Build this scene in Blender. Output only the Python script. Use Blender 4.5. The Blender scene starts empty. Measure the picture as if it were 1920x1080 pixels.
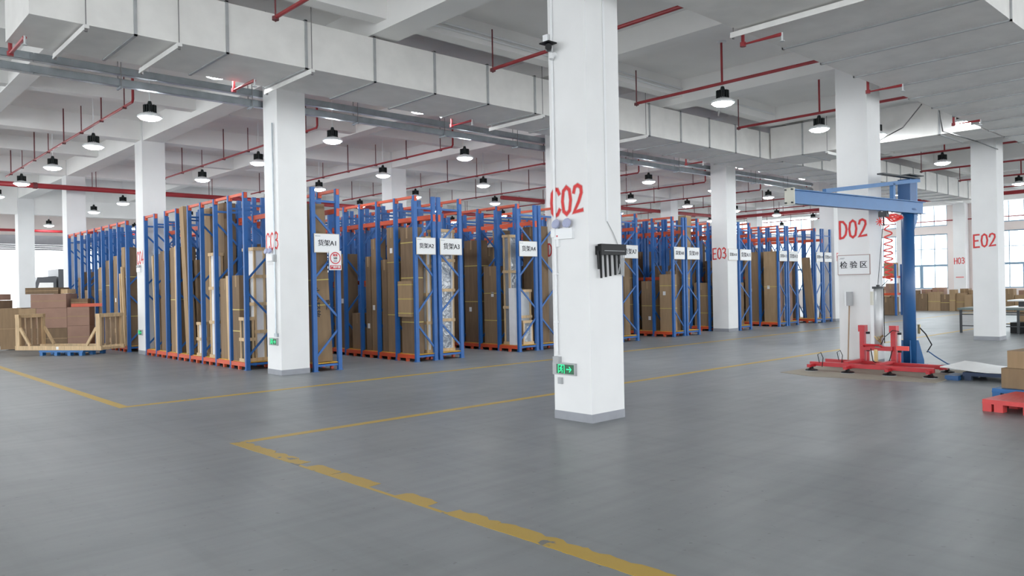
import bpy, bmesh, math, random
from mathutils import Vector, Matrix
C = bpy.context.scene.collection
D = bpy.data
random.seed(7)
# ------------------------------------------------------------------ camera
sc = bpy.context.scene
cd = D.cameras.new('camera'); cam = D.objects.new('camera', cd); C.objects.link(cam)
CAM = Vector((-6.992, -6.173, 1.65)); yaw, pitch, roll = 0.8222, -0.0007, -0.019
f_ = Vector((math.cos(yaw)*math.cos(pitch), math.sin(yaw)*math.cos(pitch), math.sin(pitch)))
r_ = Vector((math.sin(yaw), -math.cos(yaw), 0)); u_ = r_.cross(f_)
cr, sr = math.cos(roll), math.sin(roll)
rr, uu = cr*r_ + sr*u_, -sr*r_ + cr*u_
M = Matrix(((rr.x, uu.x, -f_.x, CAM.x), (rr.y, uu.y, -f_.y, CAM.y), (rr.z, uu.z, -f_.z, CAM.z), (0, 0, 0, 1)))
cam.matrix_world = M
cd.sensor_width = 36; cd.lens = 1446.0/1920*36; cd.clip_end = 600
sc.camera = cam
# ------------------------------------------------------------------ world and exposure
w = D.worlds.new('overcast'); sc.world = w; w.use_nodes = True
bg = w.node_tree.nodes['Background']; bg.inputs[0].default_value = (0.93, 0.97, 1.0, 1); bg.inputs[1].default_value = 4.3
LAMP_EMIT = 88.0
vs = sc.view_settings; sc.display_settings.display_device = 'sRGB'
vs.view_transform = 'Standard'; vs.look = 'None'; vs.gamma = 1; vs.use_curve_mapping = False; vs.exposure = 0.25
cy = sc.cycles
cy.use_denoising = True
cy.max_bounces = 8; cy.diffuse_bounces = 5; cy.glossy_bounces = 3; cy.transparent_max_bounces = 12
cy.sample_clamp_indirect = 6
# ------------------------------------------------------------------ materials
def nd(m, t, **k):
    n = m.node_tree.nodes.new(t)
    for a, b in k.items(): setattr(n, a, b)
    return n
def mat(name, col, rough=.6, metal=0, var=.0, scale=6.0, spec=.5, bump=0, stretch=None, emit=None):
    m = D.materials.new(name); m.use_nodes = True; t = m.node_tree; p = t.nodes['Principled BSDF']
    col = (*col, 1) if len(col) == 3 else col
    p.inputs['Base Color'].default_value = col; p.inputs['Roughness'].default_value = rough
    p.inputs['Metallic'].default_value = metal; p.inputs['Specular IOR Level'].default_value = spec
    if emit: p.inputs['Emission Color'].default_value = (*emit[0], 1); p.inputs['Emission Strength'].default_value = emit[1]
    if var or bump:
        tc = nd(m, 'ShaderNodeTexCoord'); mp = nd(m, 'ShaderNodeMapping'); no = nd(m, 'ShaderNodeTexNoise')
        if stretch: mp.inputs['Scale'].default_value = stretch
        no.inputs['Scale'].default_value = scale; no.inputs['Detail'].default_value = 5
        t.links.new(tc.outputs['Object'], mp.inputs[0]); t.links.new(mp.outputs[0], no.inputs['Vector'])
        if var:
            r = nd(m, 'ShaderNodeValToRGB'); r.color_ramp.elements[0].position = .3; r.color_ramp.elements[1].position = .7
            r.color_ramp.elements[0].color = [max(0, c*(1-var)) for c in col[:3]]+[1]
            r.color_ramp.elements[1].color = [min(1, c*(1+var)) for c in col[:3]]+[1]
            t.links.new(no.outputs['Fac'], r.inputs[0]); t.links.new(r.outputs[0], p.inputs['Base Color'])
        if bump:
            b = nd(m, 'ShaderNodeBump'); b.inputs['Strength'].default_value = bump; b.inputs['Distance'].default_value = .01
            t.links.new(no.outputs['Fac'], b.inputs['Height']); t.links.new(b.outputs[0], p.inputs['Normal'])
    return m
MT = {}
MT['paint'] = mat('white_wall_paint', (.80, .80, .80), .55, var=.03, scale=1.5, spec=.3)
MT['ceil'] = mat('ceiling_paint', (.91, .90, .885), .8, var=.04, scale=.8, spec=.2)
MT['grey_base'] = mat('grey_skirting_paint', (.30, .31, .34), .5, var=.06)
MT['duct'] = mat('duct_board', (.80, .785, .76), .5, var=.05, scale=3, spec=.4, bump=.05)
MT['flange'] = mat('duct_flange', (.42, .43, .44), .4, metal=.3, var=.1)
MT['hbar'] = mat('white_hanger_channel', (.78, .77, .75), .4, var=.05)
MT['galv'] = mat('galvanized_steel', (.40, .44, .47), .35, metal=.75, var=.15, scale=4)
MT['rod'] = mat('threaded_rod', (.25, .24, .24), .5, metal=.6)
MT['pipe'] = mat('red_pipe_paint', (.33, .028, .035), .4, var=.12, scale=3)
MT['piped'] = mat('dark_red_primer', (.15, .035, .04), .6, var=.15)
MT['blue'] = mat('blue_rack_enamel', (.024, .12, .37), .4, var=.08, scale=3)
MT['orange'] = mat('orange_rack_enamel', (.60, .085, .03), .42, var=.08, scale=3)
MT['deck'] = mat('yellow_deck_board', (.66, .38, .05), .6, var=.15, scale=4)
MT['ctn'] = [mat('cardboard_brown', (.27, .182, .105), .85, var=.10, scale=3, stretch=(4, 4, .6)),
             mat('cardboard_dark', (.195, .13, .077), .85, var=.12, scale=3, stretch=(4, 4, .6)),
             mat('cardboard_tan', (.36, .245, .14), .85, var=.09, scale=3, stretch=(4, 4, .6)),
             mat('cardboard_reddish', (.33, .20, .15), .85, var=.09, scale=3)]
MT['strap'] = mat('yellow_strap', (.55, .45, .14), .5)
MT['tag'] = mat('white_paper', (.8, .8, .8), .6)
MT['wood'] = mat('pine_wood', (.60, .43, .25), .7, var=.18, scale=3, stretch=(6, 6, .8))
MT['woodd'] = mat('old_wood', (.36, .25, .16), .75, var=.2, scale=3, stretch=(6, 6, .8))
MT['foam'] = mat('white_foam_sheet', (.78, .78, .80), .6, var=.04)
MT['black'] = mat('black_plastic', (.008, .008, .009), .45, spec=.25)
MT['dkgrey'] = mat('dark_grey_metal', (.05, .055, .06), .5, var=.1)
MT['white'] = mat('white_plastic', (.82, .83, .84), .4)
MT['grey'] = mat('grey_plastic', (.42, .43, .44), .5, var=.05)
MT['silver'] = mat('aluminium', (.60, .61, .62), .42, metal=.25, var=.05)
MT['ink'] = mat('dark_print', (.035, .035, .045), .7)
MT['inkl'] = mat('faded_print', (.30, .31, .33), .7)
MT['redink'] = mat('red_print', (.62, .03, .05), .6)
MT['spray'] = mat('red_spray_paint', (.66, .035, .035), .6, var=.12, scale=14)
MT['pinkspray'] = mat('faded_red_spray', (.75, .22, .22), .7)
MT['crane'] = mat('blue_crane_enamel', (.045, .17, .40), .38, var=.06, scale=3)
MT['craned'] = mat('dark_blue_crane_enamel', (.02, .10, .27), .38, var=.06, scale=3)
MT['navy'] = mat('navy_plastic', (.012, .03, .08), .5)
MT['red'] = mat('red_machine_enamel', (.52, .02, .03), .38, var=.08)
MT['redpl'] = mat('red_plastic', (.68, .07, .07), .45, var=.06)
MT['hose'] = mat('red_air_hose', (.80, .06, .05), .35)
MT['cream'] = mat('cream_plate', (.70, .69, .60), .5)
MT['brass'] = mat('brass_fitting', (.55, .42, .2), .35, metal=.7)
MT['pallet'] = mat('blue_plastic', (.03, .16, .42), .5, var=.08)
MT['sheet'] = mat('white_panel_gloss', (.78, .79, .78), .3, var=.03)
MT['tablegr'] = mat('green_grey_table', (.16, .20, .19), .5, var=.1)
MT['signrim'] = mat('sign_rim', (.62, .56, .46), .5)
MT['signrim2'] = mat('brown_sign_rim', (.38, .27, .25), .5)
MT['signw'] = mat('sign_face', (.80, .81, .82), .45)
MT['winf'] = mat('blue_window_frame', (.22, .34, .46), .4)
MT['concrete'] = mat('yard_concrete', (.75, .75, .74), .9, var=.08, scale=.3)
MT['farwall'] = mat('warm_wall_paint', (.80, .72, .69), .7, var=.03, scale=1)
MT['shutter'] = mat('shutter_grey', (.33, .33, .35), .5, metal=.3)
MT['truck'] = mat('dark_truck_paint', (.07, .075, .085), .5)
MT['green'] = mat('green_sign_light', (.02, .35, .12), .5, emit=((.02, .9, .35), 1.0))
MT['greendk'] = mat('green_sign_back', (.03, .12, .06), .5)
MT['lamphs'] = mat('lamp_heat_sink', (.025, .03, .03), .5, metal=.3)
MT['lampdish'] = mat('lamp_dish', (.85, .87, .88), .35)
MT['lit'] = mat('lamp_light', (1, 1, 1), .5, emit=((.93, .98, 1.0), LAMP_EMIT))
MT['mat'] = mat('cardboard_mat', (.36, .32, .26), .9, var=.1, scale=2)
MT['pane'] = mat('pale_window_panel', (.52, .54, .56), .3, var=.08, scale=2)
MT['bluegl'] = mat('blue_lamp_lens', (.42, .45, .62), .15)
def glass(name, tint, refl):
    m = D.materials.new(name); m.use_nodes = True; t = m.node_tree; t.nodes.clear()
    o = nd(m, 'ShaderNodeOutputMaterial'); mx = nd(m, 'ShaderNodeMixShader'); tr = nd(m, 'ShaderNodeBsdfTransparent'); gl = nd(m, 'ShaderNodeBsdfGlossy')
    tr.inputs[0].default_value = (*tint, 1); gl.inputs['Roughness'].default_value = .05; mx.inputs[0].default_value = refl
    t.links.new(tr.outputs[0], mx.inputs[1]); t.links.new(gl.outputs[0], mx.inputs[2]); t.links.new(mx.outputs[0], o.inputs[0])
    return m
MT['glass'] = glass('window_glass', (.93, .96, .97), .06)
def film():
    m = D.materials.new('stretch_film'); m.use_nodes = True; t = m.node_tree; t.nodes.clear()
    o = nd(m, 'ShaderNodeOutputMaterial'); mx = nd(m, 'ShaderNodeMixShader'); a = nd(m, 'ShaderNodeBsdfPrincipled'); gl = nd(m, 'ShaderNodeBsdfGlossy')
    a.inputs['Base Color'].default_value = (.27, .30, .34, 1); a.inputs['Roughness'].default_value = .35; gl.inputs['Roughness'].default_value = .12
    tc = nd(m, 'ShaderNodeTexCoord'); no = nd(m, 'ShaderNodeTexNoise'); no.inputs['Scale'].default_value = 5; no.inputs['Distortion'].default_value = 1.5; bu = nd(m, 'ShaderNodeBump')
    bu.inputs['Strength'].default_value = .6; bu.inputs['Distance'].default_value = .05
    t.links.new(tc.outputs['Object'], no.inputs['Vector']); t.links.new(no.outputs['Fac'], bu.inputs['Height'])
    t.links.new(bu.outputs[0], a.inputs['Normal']); t.links.new(bu.outputs[0], gl.inputs['Normal']); mx.inputs[0].default_value = .12
    t.links.new(a.outputs[0], mx.inputs[1]); t.links.new(gl.outputs[0], mx.inputs[2]); t.links.new(mx.outputs[0], o.inputs[0])
    return m
MT['film'] = film()
def haze_mat():
    m = D.materials.new('spray_edge'); m.use_nodes = True; t = m.node_tree; p = t.nodes['Principled BSDF']
    p.inputs['Base Color'].default_value = (.75, .08, .08, 1); p.inputs['Roughness'].default_value = .7; p.inputs['Alpha'].default_value = .16
    return m
MT['halo'] = haze_mat()
def floor_mat():
    m = D.materials.new('grey_epoxy_floor'); m.use_nodes = True; t = m.node_tree; p = t.nodes['Principled BSDF']
    tc = nd(m, 'ShaderNodeTexCoord')
    def noise(sc_, det, strx=(1, 1, 1), rot=0):
        mp = nd(m, 'ShaderNodeMapping'); mp.inputs['Scale'].default_value = strx; mp.inputs['Rotation'].default_value = (0, 0, rot)
        n = nd(m, 'ShaderNodeTexNoise'); n.inputs['Scale'].default_value = sc_; n.inputs['Detail'].default_value = det
        t.links.new(tc.outputs['Object'], mp.inputs[0]); t.links.new(mp.outputs[0], n.inputs['Vector']); return n.outputs['Fac']
    def ramp(src, a, b, ca, cb):
        r = nd(m, 'ShaderNodeValToRGB'); r.color_ramp.elements[0].position = a; r.color_ramp.elements[1].position = b
        r.color_ramp.elements[0].color = (*ca, 1); r.color_ramp.elements[1].color = (*cb, 1); t.links.new(src, r.inputs[0]); return r.outputs[0]
    def mul(a, b, fac=1):
        x = nd(m, 'ShaderNodeMix', data_type='RGBA', blend_type='MULTIPLY'); x.inputs[0].default_value = fac
        t.links.new(a, x.inputs[6]); t.links.new(b, x.inputs[7]); return x.outputs[2]
    base = ramp(noise(.35, 6), .3, .7, (.222, .234, .241), (.258, .269, .273))
    st = ramp(noise(3.0, 6, (.25, 2.2, 1), .5), .30, .62, (.88, .88, .885), (1, 1, 1))
    st2 = ramp(noise(2.2, 5, (2.6, .2, 1), .1), .28, .5, (.90, .90, .90), (1, 1, 1))
    sp = ramp(noise(14, 3), .26, .33, (.62, .62, .62), (1, 1, 1))
    c = mul(mul(mul(base, st), st2), sp, .8)
    t.links.new(c, p.inputs['Base Color'])
    ro = nd(m, 'ShaderNodeMapRange'); ro.inputs['To Min'].default_value = .30; ro.inputs['To Max'].default_value = .48
    t.links.new(noise(1.3, 6, (.6, 1.4, 1), .3), ro.inputs['Value']); t.links.new(ro.outputs[0], p.inputs['Roughness'])
    p.inputs['Specular IOR Level'].default_value = .4
    bu = nd(m, 'ShaderNodeBump'); bu.inputs['Strength'].default_value = .08; bu.inputs['Distance'].default_value = .02
    t.links.new(noise(5, 4), bu.inputs['Height']); t.links.new(bu.outputs[0], p.inputs['Normal'])
    return m
MT['floor'] = floor_mat()
def tape_mat(name, chips):
    m = D.materials.new(name); m.use_nodes = True; t = m.node_tree; p = t.nodes['Principled BSDF']
    tc = nd(m, 'ShaderNodeTexCoord'); n = nd(m, 'ShaderNodeTexNoise'); n.inputs['Scale'].default_value = 5; n.inputs['Detail'].default_value = 8
    r = nd(m, 'ShaderNodeValToRGB'); r.color_ramp.elements[0].position = chips; r.color_ramp.elements[1].position = chips+.03
    r.color_ramp.elements[0].color = (.17, .17, .16, 1); r.color_ramp.elements[1].color = (.50, .315, .022, 1)
    t.links.new(tc.outputs['Object'], n.inputs['Vector']); t.links.new(n.outputs['Fac'], r.inputs[0]); t.links.new(r.outputs[0], p.inputs['Base Color'])
    p.inputs['Roughness'].default_value = .45
    return m
MT['tape'] = tape_mat('yellow_floor_tape', .30); MT['tapew'] = tape_mat('worn_yellow_tape', .37)
# ------------------------------------------------------------------ mesh helpers
class MB:
    def __init__(s): s.v = []; s.f = []
    def add(s, vs, fs):
        k = len(s.v); s.v += [tuple(x) for x in vs]; s.f += [tuple(i+k for i in q) for q in fs]; return s
    def box(s, x0, x1, y0, y1, z0, z1):
        return s.add([(x0, y0, z0), (x1, y0, z0), (x1, y1, z0), (x0, y1, z0), (x0, y0, z1), (x1, y0, z1), (x1, y1, z1), (x0, y1, z1)],
                     [(0, 3, 2, 1), (4, 5, 6, 7), (0, 1, 5, 4), (1, 2, 6, 5), (2, 3, 7, 6), (3, 0, 4, 7)])
    def bar(s, a, b, w, h, up=(0, 0, 1)):          # rectangular bar from a to b
        a = Vector(a); b = Vector(b); d = (b-a).normalized(); up = Vector(up)
        if abs(d.dot(up)) > .98: up = Vector((1, 0, 0))
        x = d.cross(up).normalized()*w/2; y = x.cross(d).normalized()*h/2
        vs = [a-x-y, a+x-y, a+x+y, a-x+y, b-x-y, b+x-y, b+x+y, b-x+y]
        return s.add(vs, [(0, 1, 2, 3), (4, 7, 6, 5), (0, 4, 5, 1), (1, 5, 6, 2), (2, 6, 7, 3), (3, 7, 4, 0)])
    def tube(s, pts, r, n=8, cap=True):
        pts = [Vector(p) for p in pts]; rings = []; k0 = len(s.v); nv = None
        for i, p in enumerate(pts):
            d = (pts[min(i+1, len(pts)-1)] - pts[max(i-1, 0)]).normalized()
            if nv is None: nv = d.cross(Vector((0, 0, 1))) if abs(d.z) < .95 else d.cross(Vector((1, 0, 0)))
            nv = (nv - d*nv.dot(d)).normalized(); b = d.cross(nv)
            rad = r[i] if isinstance(r, (list, tuple)) else r
            for j in range(n):
                a = 2*math.pi*j/n; s.v.append(tuple(p + (nv*math.cos(a)+b*math.sin(a))*rad))
        for i in range(len(pts)-1):
            for j in range(n):
                s.f.append((k0+i*n+j, k0+i*n+(j+1) % n, k0+(i+1)*n+(j+1) % n, k0+(i+1)*n+j))
        if cap:
            s.f.append(tuple(k0+j for j in range(n))[::-1]); s.f.append(tuple(k0+(len(pts)-1)*n+j for j in range(n)))
        return s
    def lathe(s, prof, c=(0, 0, 0), n=24):
        k0 = len(s.v)
        for r, z in prof:
            for j in range(n):
                a = 2*math.pi*j/n; s.v.append((c[0]+r*math.cos(a), c[1]+r*math.sin(a), c[2]+z))
        for i in range(len(prof)-1):
            for j in range(n):
                s.f.append((k0+i*n+j, k0+i*n+(j+1) % n, k0+(i+1)*n+(j+1) % n, k0+(i+1)*n+j))
        s.f.append(tuple(k0+j for j in range(n))[::-1]); s.f.append(tuple(k0+(len(prof)-1)*n+j for j in range(n)))
        return s
    def prism(s, poly, z0, z1):
        n = len(poly); k = len(s.v)
        s.v += [(x, y, z0) for x, y in poly] + [(x, y, z1) for x, y in poly]
        s.f.append(tuple(range(k, k+n))[::-1]); s.f.append(tuple(range(k+n, k+2*n)))
        for i in range(n): s.f.append((k+i, k+(i+1) % n, k+n+(i+1) % n, k+n+i))
        return s
    def xf(s, mtx): s.v = [tuple(mtx @ Vector(p)) for p in s.v]; return s
    def mesh(s, name, m, smooth=False):
        me = D.meshes.new(name); me.from_pydata(s.v, [], s.f); me.update()
        bm = bmesh.new(); bm.from_mesh(me); bmesh.ops.recalc_face_normals(bm, faces=bm.faces); bm.to_mesh(me); bm.free()
        me.materials.append(m)
        if smooth:
            for p in me.polygons: p.use_smooth = len(p.vertices) == 4
        return me
    def obj(s, name, m, parent=None, loc=None, smooth=False):
        return link(name, s.mesh(name, m, smooth), parent, loc)
def link(name, me, parent=None, loc=None, rot=None):
    o = D.objects.new(name, me); C.objects.link(o)
    if parent: o.parent = parent
    if loc is not None: o.location = loc
    if rot is not None: o.rotation_euler = rot
    return o
def thing(name, label, cat, loc=(0, 0, 0), rotz=0, group=None):
    o = D.objects.new(name, None); C.objects.link(o); o.location = loc; o.rotation_euler = (0, 0, rotz); o.empty_display_size = .1
    return tag(o, label, cat, group)
def tag(o, label, cat=None, group=None, kind=None):
    o['label'] = label
    if cat: o['category'] = cat
    if group: o['group'] = group
    if kind: o['kind'] = kind
    return o
def struct(o, label=None):
    o['kind'] = 'structure'
    if label: o['label'] = label
    return o
ORD = ['first', 'second', 'third', 'fourth', 'fifth', 'sixth', 'seventh', 'eighth', 'ninth', 'tenth', 'eleventh', 'twelfth', 'thirteenth', 'fourteenth', 'fifteenth', 'sixteenth', 'seventeenth', 'eighteenth', 'nineteenth', 'twentieth']
def text_mesh(txt, size, m, bold=.0, ext=.001, copies=3):
    cu = D.curves.new('lettering', 'FONT'); cu.body = txt; cu.size = size; cu.align_x = 'CENTER'; cu.align_y = 'CENTER'; cu.extrude = ext; cu.offset = bold
    o = D.objects.new('lettering', cu); C.objects.link(o); bpy.context.view_layer.update()
    me = D.meshes.new_from_object(o.evaluated_get(bpy.context.evaluated_depsgraph_get())); D.objects.remove(o); D.curves.remove(cu)
    if copies > 1:
        bm = bmesh.new()
        for k in range(copies):
            k0 = len(bm.verts); bm.from_mesh(me); bm.verts.ensure_lookup_table()
            for v in bm.verts[k0:]: v.co.x += (k-(copies-1)/2)*size*.022; v.co.z += .0004*k
        bm.to_mesh(me); bm.free()
    me.name = 'lettering'; me.materials.clear(); me.materials.append(m)
    return me
ROT_Y = (math.pi/2, 0, 0)                 # text facing -Y
ROT_X = (math.pi/2, 0, -math.pi/2)        # text facing -X
# ------------------------------------------------------------------ grid
SX, SY, CW = 8.1332, 8.0569, .606
TOP = 6.4
# ---------------- floor, ground, ceiling
fl = MB().box(-22, 41.4, -22, 40.4, -.2, 0).obj('floor', MT['floor']); struct(fl, 'grey blue epoxy floor with yellow marking lines')
gr = MB().box(-160, 200, -160, 200, -.45, -.21).obj('ground', MT['concrete']); struct(gr, 'pale concrete yard outside the openings')
ce = MB().box(-22, 41.4, -22, 40.4, TOP, TOP+.2).obj('ceiling', MT['ceil']); struct(ce, 'white painted concrete ceiling slab')
# floor lines (children of the floor)
def ln(x0, x1, y0, y1, m='tape', ragged=0):
    if not ragged: return MB().box(x0, x1, y0, y1, 0, .0020 if x1-x0 > 1 else .0028).obj('floor_line', MT[m], fl)
    n = max(3, int((y1-y0)/.06)); L, R = [], []
    for i in range(n+1):
        y = y0+(y1-y0)*i/n; e = ragged if 0 < i < n else 0
        L.append((x0+random.uniform(0, e*.15), y)); R.append((x1-random.uniform(0, e)*(1 if random.random() < .5 else .15), y))
    R[0] = (R[0][0]-.03*random.random(), R[0][1]+.02); R[-1] = (R[-1][0]-.05*random.random(), R[-1][1]-.02)
    mb = MB()
    zt = .0022+.0004*random.random()
    vs_ = []
    for i in range(n+1): vs_ += [(*L[i], zt), (*R[i], zt), (*L[i], 0), (*R[i], 0)]
    fs_ = [(0, 2, 3, 1), (4*n, 4*n+1, 4*n+3, 4*n+2)]
    for i in range(n):
        c = 4*i; d = c+4; fs_ += [(c, c+1, d+1, d), (c+2, d+2, d+3, c+3), (c, d, d+2, c+2), (c+1, c+3, d+3, d+1)]
    mb.add(vs_, fs_)
    return mb.obj('floor_line', MT[m], fl)
ln(-3.56, 41, 5.97, 6.10, 'tape'); ln(-3.56, -3.42, 5.98, 30, 'tape')
ln(-3.36, 41, 2.04, 2.165, 'tape')
for y0, y1, x1, rg in ((1.55, 2.15, -3.36, .05), (.62, 1.62, -3.36, .06), (.02, .48, -3.36, .05), (-.6, .02, -3.36, .03), (-1.42, -.98, -3.36, .04), (-2.15, -1.66, -3.36, .05), (-2.9, -2.12, -3.355, .05), (-9, -2.86, -3.355, .04)):
    ln(-3.53, x1, y0, y1, 'tapew' if y0 > 0 else 'tape', rg)
MB().box(-3.53, -3.495, -2.2, .7, 0, .0014).obj('floor_line', MT['tapew'], fl)
# ---------------- columns
STROKES = {
 'C': [[(.46, .80), (.36, .97), (.2, 1), (.06, .85), (.02, .5), (.06, .15), (.2, 0), (.36, .04), (.47, .2)]],
 'D': [[(.04, 0), (.04, 1)], [(.04, 1), (.25, .97), (.42, .75), (.46, .5), (.4, .2), (.25, .03), (.04, 0)]],
 'E': [[(.45, 1), (.05, 1), (.05, 0), (.46, 0)], [(.05, .52), (.36, .52)]],
 'F': [[(.45, 1), (.05, 1), (.05, 0)], [(.05, .52), (.36, .52)]],
 'H': [[(.04, 0), (.04, 1)], [(.46, 0), (.46, 1)], [(.04, .5), (.46, .5)]],
 '0': [[(.25, 1), (.09, .88), (.03, .5), (.09, .12), (.25, 0), (.41, .12), (.47, .5), (.41, .88), (.25, 1)]],
 '2': [[(.04, .76), (.1, .95), (.25, 1), (.42, .9), (.44, .7), (.3, .4), (.05, .03), (.48, .06)]],
 '3': [[(.05, .88), (.22, 1), (.42, .85), (.36, .6), (.18, .53), (.4, .45), (.46, .22), (.3, 0), (.05, .1)]],
 '4': [[(.36, 0), (.36, 1), (.03, .3), (.48, .3)]],
}
def ribbon(mb, pts, wd, o, ax, up, lift):
    """one mitred strip of paint along a polyline, standing `lift` proud of the wall"""
    P = [o + ax*u + up*v for u, v in pts]; n = ax.cross(up).normalized(); m = len(P); closed = (P[0]-P[-1]).length < 1e-4
    D_ = [(P[i+1]-P[i]).normalized() for i in range(m-1)]
    P[0] = P[0]-D_[0]*wd*.35 if not closed else P[0]; P[-1] = P[-1]+D_[-1]*wd*.35 if not closed else P[-1]
    vs = []
    for i in range(m):
        a = D_[i-1] if i > 0 else (D_[-1] if closed else D_[0]); b = D_[i] if i < m-1 else (D_[0] if closed else D_[-1])
        sa, sb = a.cross(n), b.cross(n); t = (sa+sb); t = t.normalized() if t.length > .2 else sa
        k = wd/2/max(.55, t.dot(sa)); q = n*lift
        vs += [P[i]-t*k+q, P[i]+t*k+q, P[i]-t*k+q*.3, P[i]+t*k+q*.3]
    fs = []
    for i in range(m-1):
        c = 4*i; d = c+4
        fs += [(c, c+1, d+1, d), (c+2, d+2, d+3, c+3), (c, d, d+2, c+2), (c+1, c+3, d+3, d+1)]
    if not closed: fs += [(0, 2, 3, 1), (4*m-4, 4*m-3, 4*m-1, 4*m-2)]
    mb.add(vs, fs)
def spray(txt, parent, o, ax, h, w, z0, wd, tilt=.06, m='spray'):
    mb = MB(); hl = MB(); k = 0
    for i, chh in enumerate(txt):
        for st in STROKES[chh]:
            p = [((i*.60+u)*w/1.7, z0+v*h+tilt*(i*.3+u*.6)*h) for u, v in st]
            k += 1
            ribbon(mb, p, wd, o, ax, Vector((0, 0, 1)), .0016+.0003*k); ribbon(hl, p, wd*1.5, o, ax, Vector((0, 0, 1)), .0008+.0001*k)
    t_ = mb.obj('spray_lettering', MT[m], parent)
    hl.obj('paint_mist', MT['halo'], t_)
    return t_
COLS = {}
SK = {'C03': 1, 'C04': 1}
def column(nm, i, j, txt=None):
    x, y = i*SX, j*SY
    dx, dy, ww = (-.02, -.035, .615) if nm == 'C02' else (0, 0, CW)
    b = MB(); b.box(x+dx, x+dx+ww, y+dy, y+dy+ww, .0, TOP)
    o = b.obj('column', MT['paint']); struct(o, f'white square concrete column {"marked "+txt if txt else "in grid place "+nm}')
    MB().box(x+dx-.004, x+dx+ww+.004, y+dy-.004, y+dy+ww+.004, 0, .105).obj('baseboard', MT['grey_base'], o)
    if txt:
        spray(txt, o, Vector((x+dx, y+dy+ww-(.0 if nm == 'C02' else .03), 0)), Vector((0, -1, 0)), .33 if nm != 'E03' else .36, .53, 2.53 if nm == 'C02' else 2.49, .042 if nm == 'C02' else .036 if nm != 'C03' else .030, .07)
    COLS[nm] = o; return o
for nm, i, j, t in (('C02', 0, 0, 'C02'), ('C03', 0, 1, 'C03'), ('C04', 0, 2, 'C04'), ('C05', 0, 3, None), ('C06', 0, 4, None), ('C07', 0, 5, None),
                    ('D02', 1, 0, 'D02'), ('D03', 1, 1, 'D03'), ('D04', 1, 2, None), ('D05', 1, 3, None), ('E02', 2, 0, 'E02'), ('E03', 2, 1, 'E03'), ('E04', 2, 2, None),
                    ('E05', 2, 3, None), ('F02', 3, 0, None), ('F03', 3, 1, None), ('F04', 3, 2, None), ('F05', 3, 3, None), ('G03', 4, 1, None), ('G04', 4, 2, None), ('G05', 4, 3, None),
                    ('H03', 5, 1, 'H03'), ('H04', 5, 2, None), ('H05', 5, 3, None), ('H02', 5, 0, None)):
    column(nm, i, j, t)
spray('F', COLS['F03'], Vector((3*SX+.2, SY, 0)), Vector((1, 0, 0)), .3, .5, 2.5, .04, m='pinkspray')
MB().box(5*SX-.003, 5*SX, SY+.1, SY+.5, 1.72, 1.78).obj('red_stripe', MT['pinkspray'], COLS['H03'])
# ---------------- beams
def beam(x0, x1, y0, y1, z, lab):
    o = MB().box(x0, x1, y0, y1, z, TOP+.01).obj('ceiling_beam', MT['ceil']); struct(o, lab)
for j in range(-2, 5):
    y = j*SY; beam(-22, 41.3, y+.06, y+.54, 5.88, f'white concrete main beam across the ceiling over column line {j+2}')
    beam(-22, 41.3, y+4.22, y+4.52, 6.0, f'white concrete secondary beam past column line {j+2}')
for i in range(-2, 6):
    x = i*SX; beam(x+.03, x+.55, -22, 40.3, 5.86, f'white concrete main beam along column row {"ABCDEFGH"[i+2]}')
    if i < 5: beam(x+4.38, x+4.72, -22, 40.3, 5.98, f'white concrete secondary beam beside column row {"ABCDEFGH"[i+2]}')
# ---------------- far walls
def wall_boxes(name, lst, m, lab):
    mb = MB()
    for b in lst: mb.box(*b)
    return struct(mb.obj(name, MT[m]), lab)
WX = 41.3
piers = []; bays = []
for j in range(-2, 4):
    a, b = j*SY+.606+.5, (j+1)*SY-.5
    bays.append((a, b)); piers.append((WX, WX+.25, j*SY-.5, a, 0, TOP))
piers.append((WX, WX+.25, 4*SY-.5, 40.3, 0, TOP))
ylo, yhi = bays[0][0]-1, bays[-1][1]+.5
wall_boxes('wall_right', piers+[(WX, WX+.25, a, b, q0, q1) for a, b in bays for q0, q1 in ((0, 1.12), (4.27, 4.72), (5.95, TOP))], 'farwall', 'pale window wall behind the stacked cartons')
for k, (a, b) in enumerate(bays):
    for z0, z1, tr in ((1.12, 4.27, (2.45, 3.4)), (4.72, 5.95, ())):
        fr = MB(); fr.box(WX+.08, WX+.14, a, b, z0, z0+.06).box(WX+.08, WX+.14, a, b, z1-.06, z1).box(WX+.08, WX+.14, a, a+.06, z0, z1).box(WX+.08, WX+.14, b-.06, b, z0, z1)
        n = 9; st = (b-a)/n
        wn = D.objects.new('window_%d' % (k+1 if z0 < 3 else k+11), None); C.objects.link(wn); struct(wn, f'blue framed {"tall lower" if z0 < 3 else "upper strip"} window of bay {ORD[k]} in the window wall')
        fr.obj('frame', MT['winf'], wn)
        for q in range(1, n):
            MB().box(WX+.09, WX+.13, a+q*st-.02, a+q*st+.02, z0+.06, z1-.06).obj('mullion', MT['winf'], wn)
        for zz in tr:
            h = .06 if zz < 3 else .02
            MB().box(WX+.085, WX+.135, a+.06, b-.06, zz-h, zz+h).obj('transom', MT['winf'], wn)
        if tr:
            for q in (2, 6): MB().box(WX+.06, WX+.10, a+q*st-.09, a+q*st+.09, z0+.06, 2.4).obj('sash_stile', MT['winf'], wn)
        for q in range(n): MB().box(WX+.105, WX+.111, a+q*st, a+(q+1)*st, z0+.03, z1-.03).obj('pane', MT['glass'], wn)
WY = 40.3
doors = [(-9.5, -5.8), (-2.4, 1.5), (2.1, 5.7), (10, 14), (18.5, 22.5)]
bx = []; px = -14
for a, b in doors: bx.append((px, a, WY, WY+.25, 0, TOP)); bx.append((a, b, WY, WY+.25, 4.41, TOP)); px = b
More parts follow.
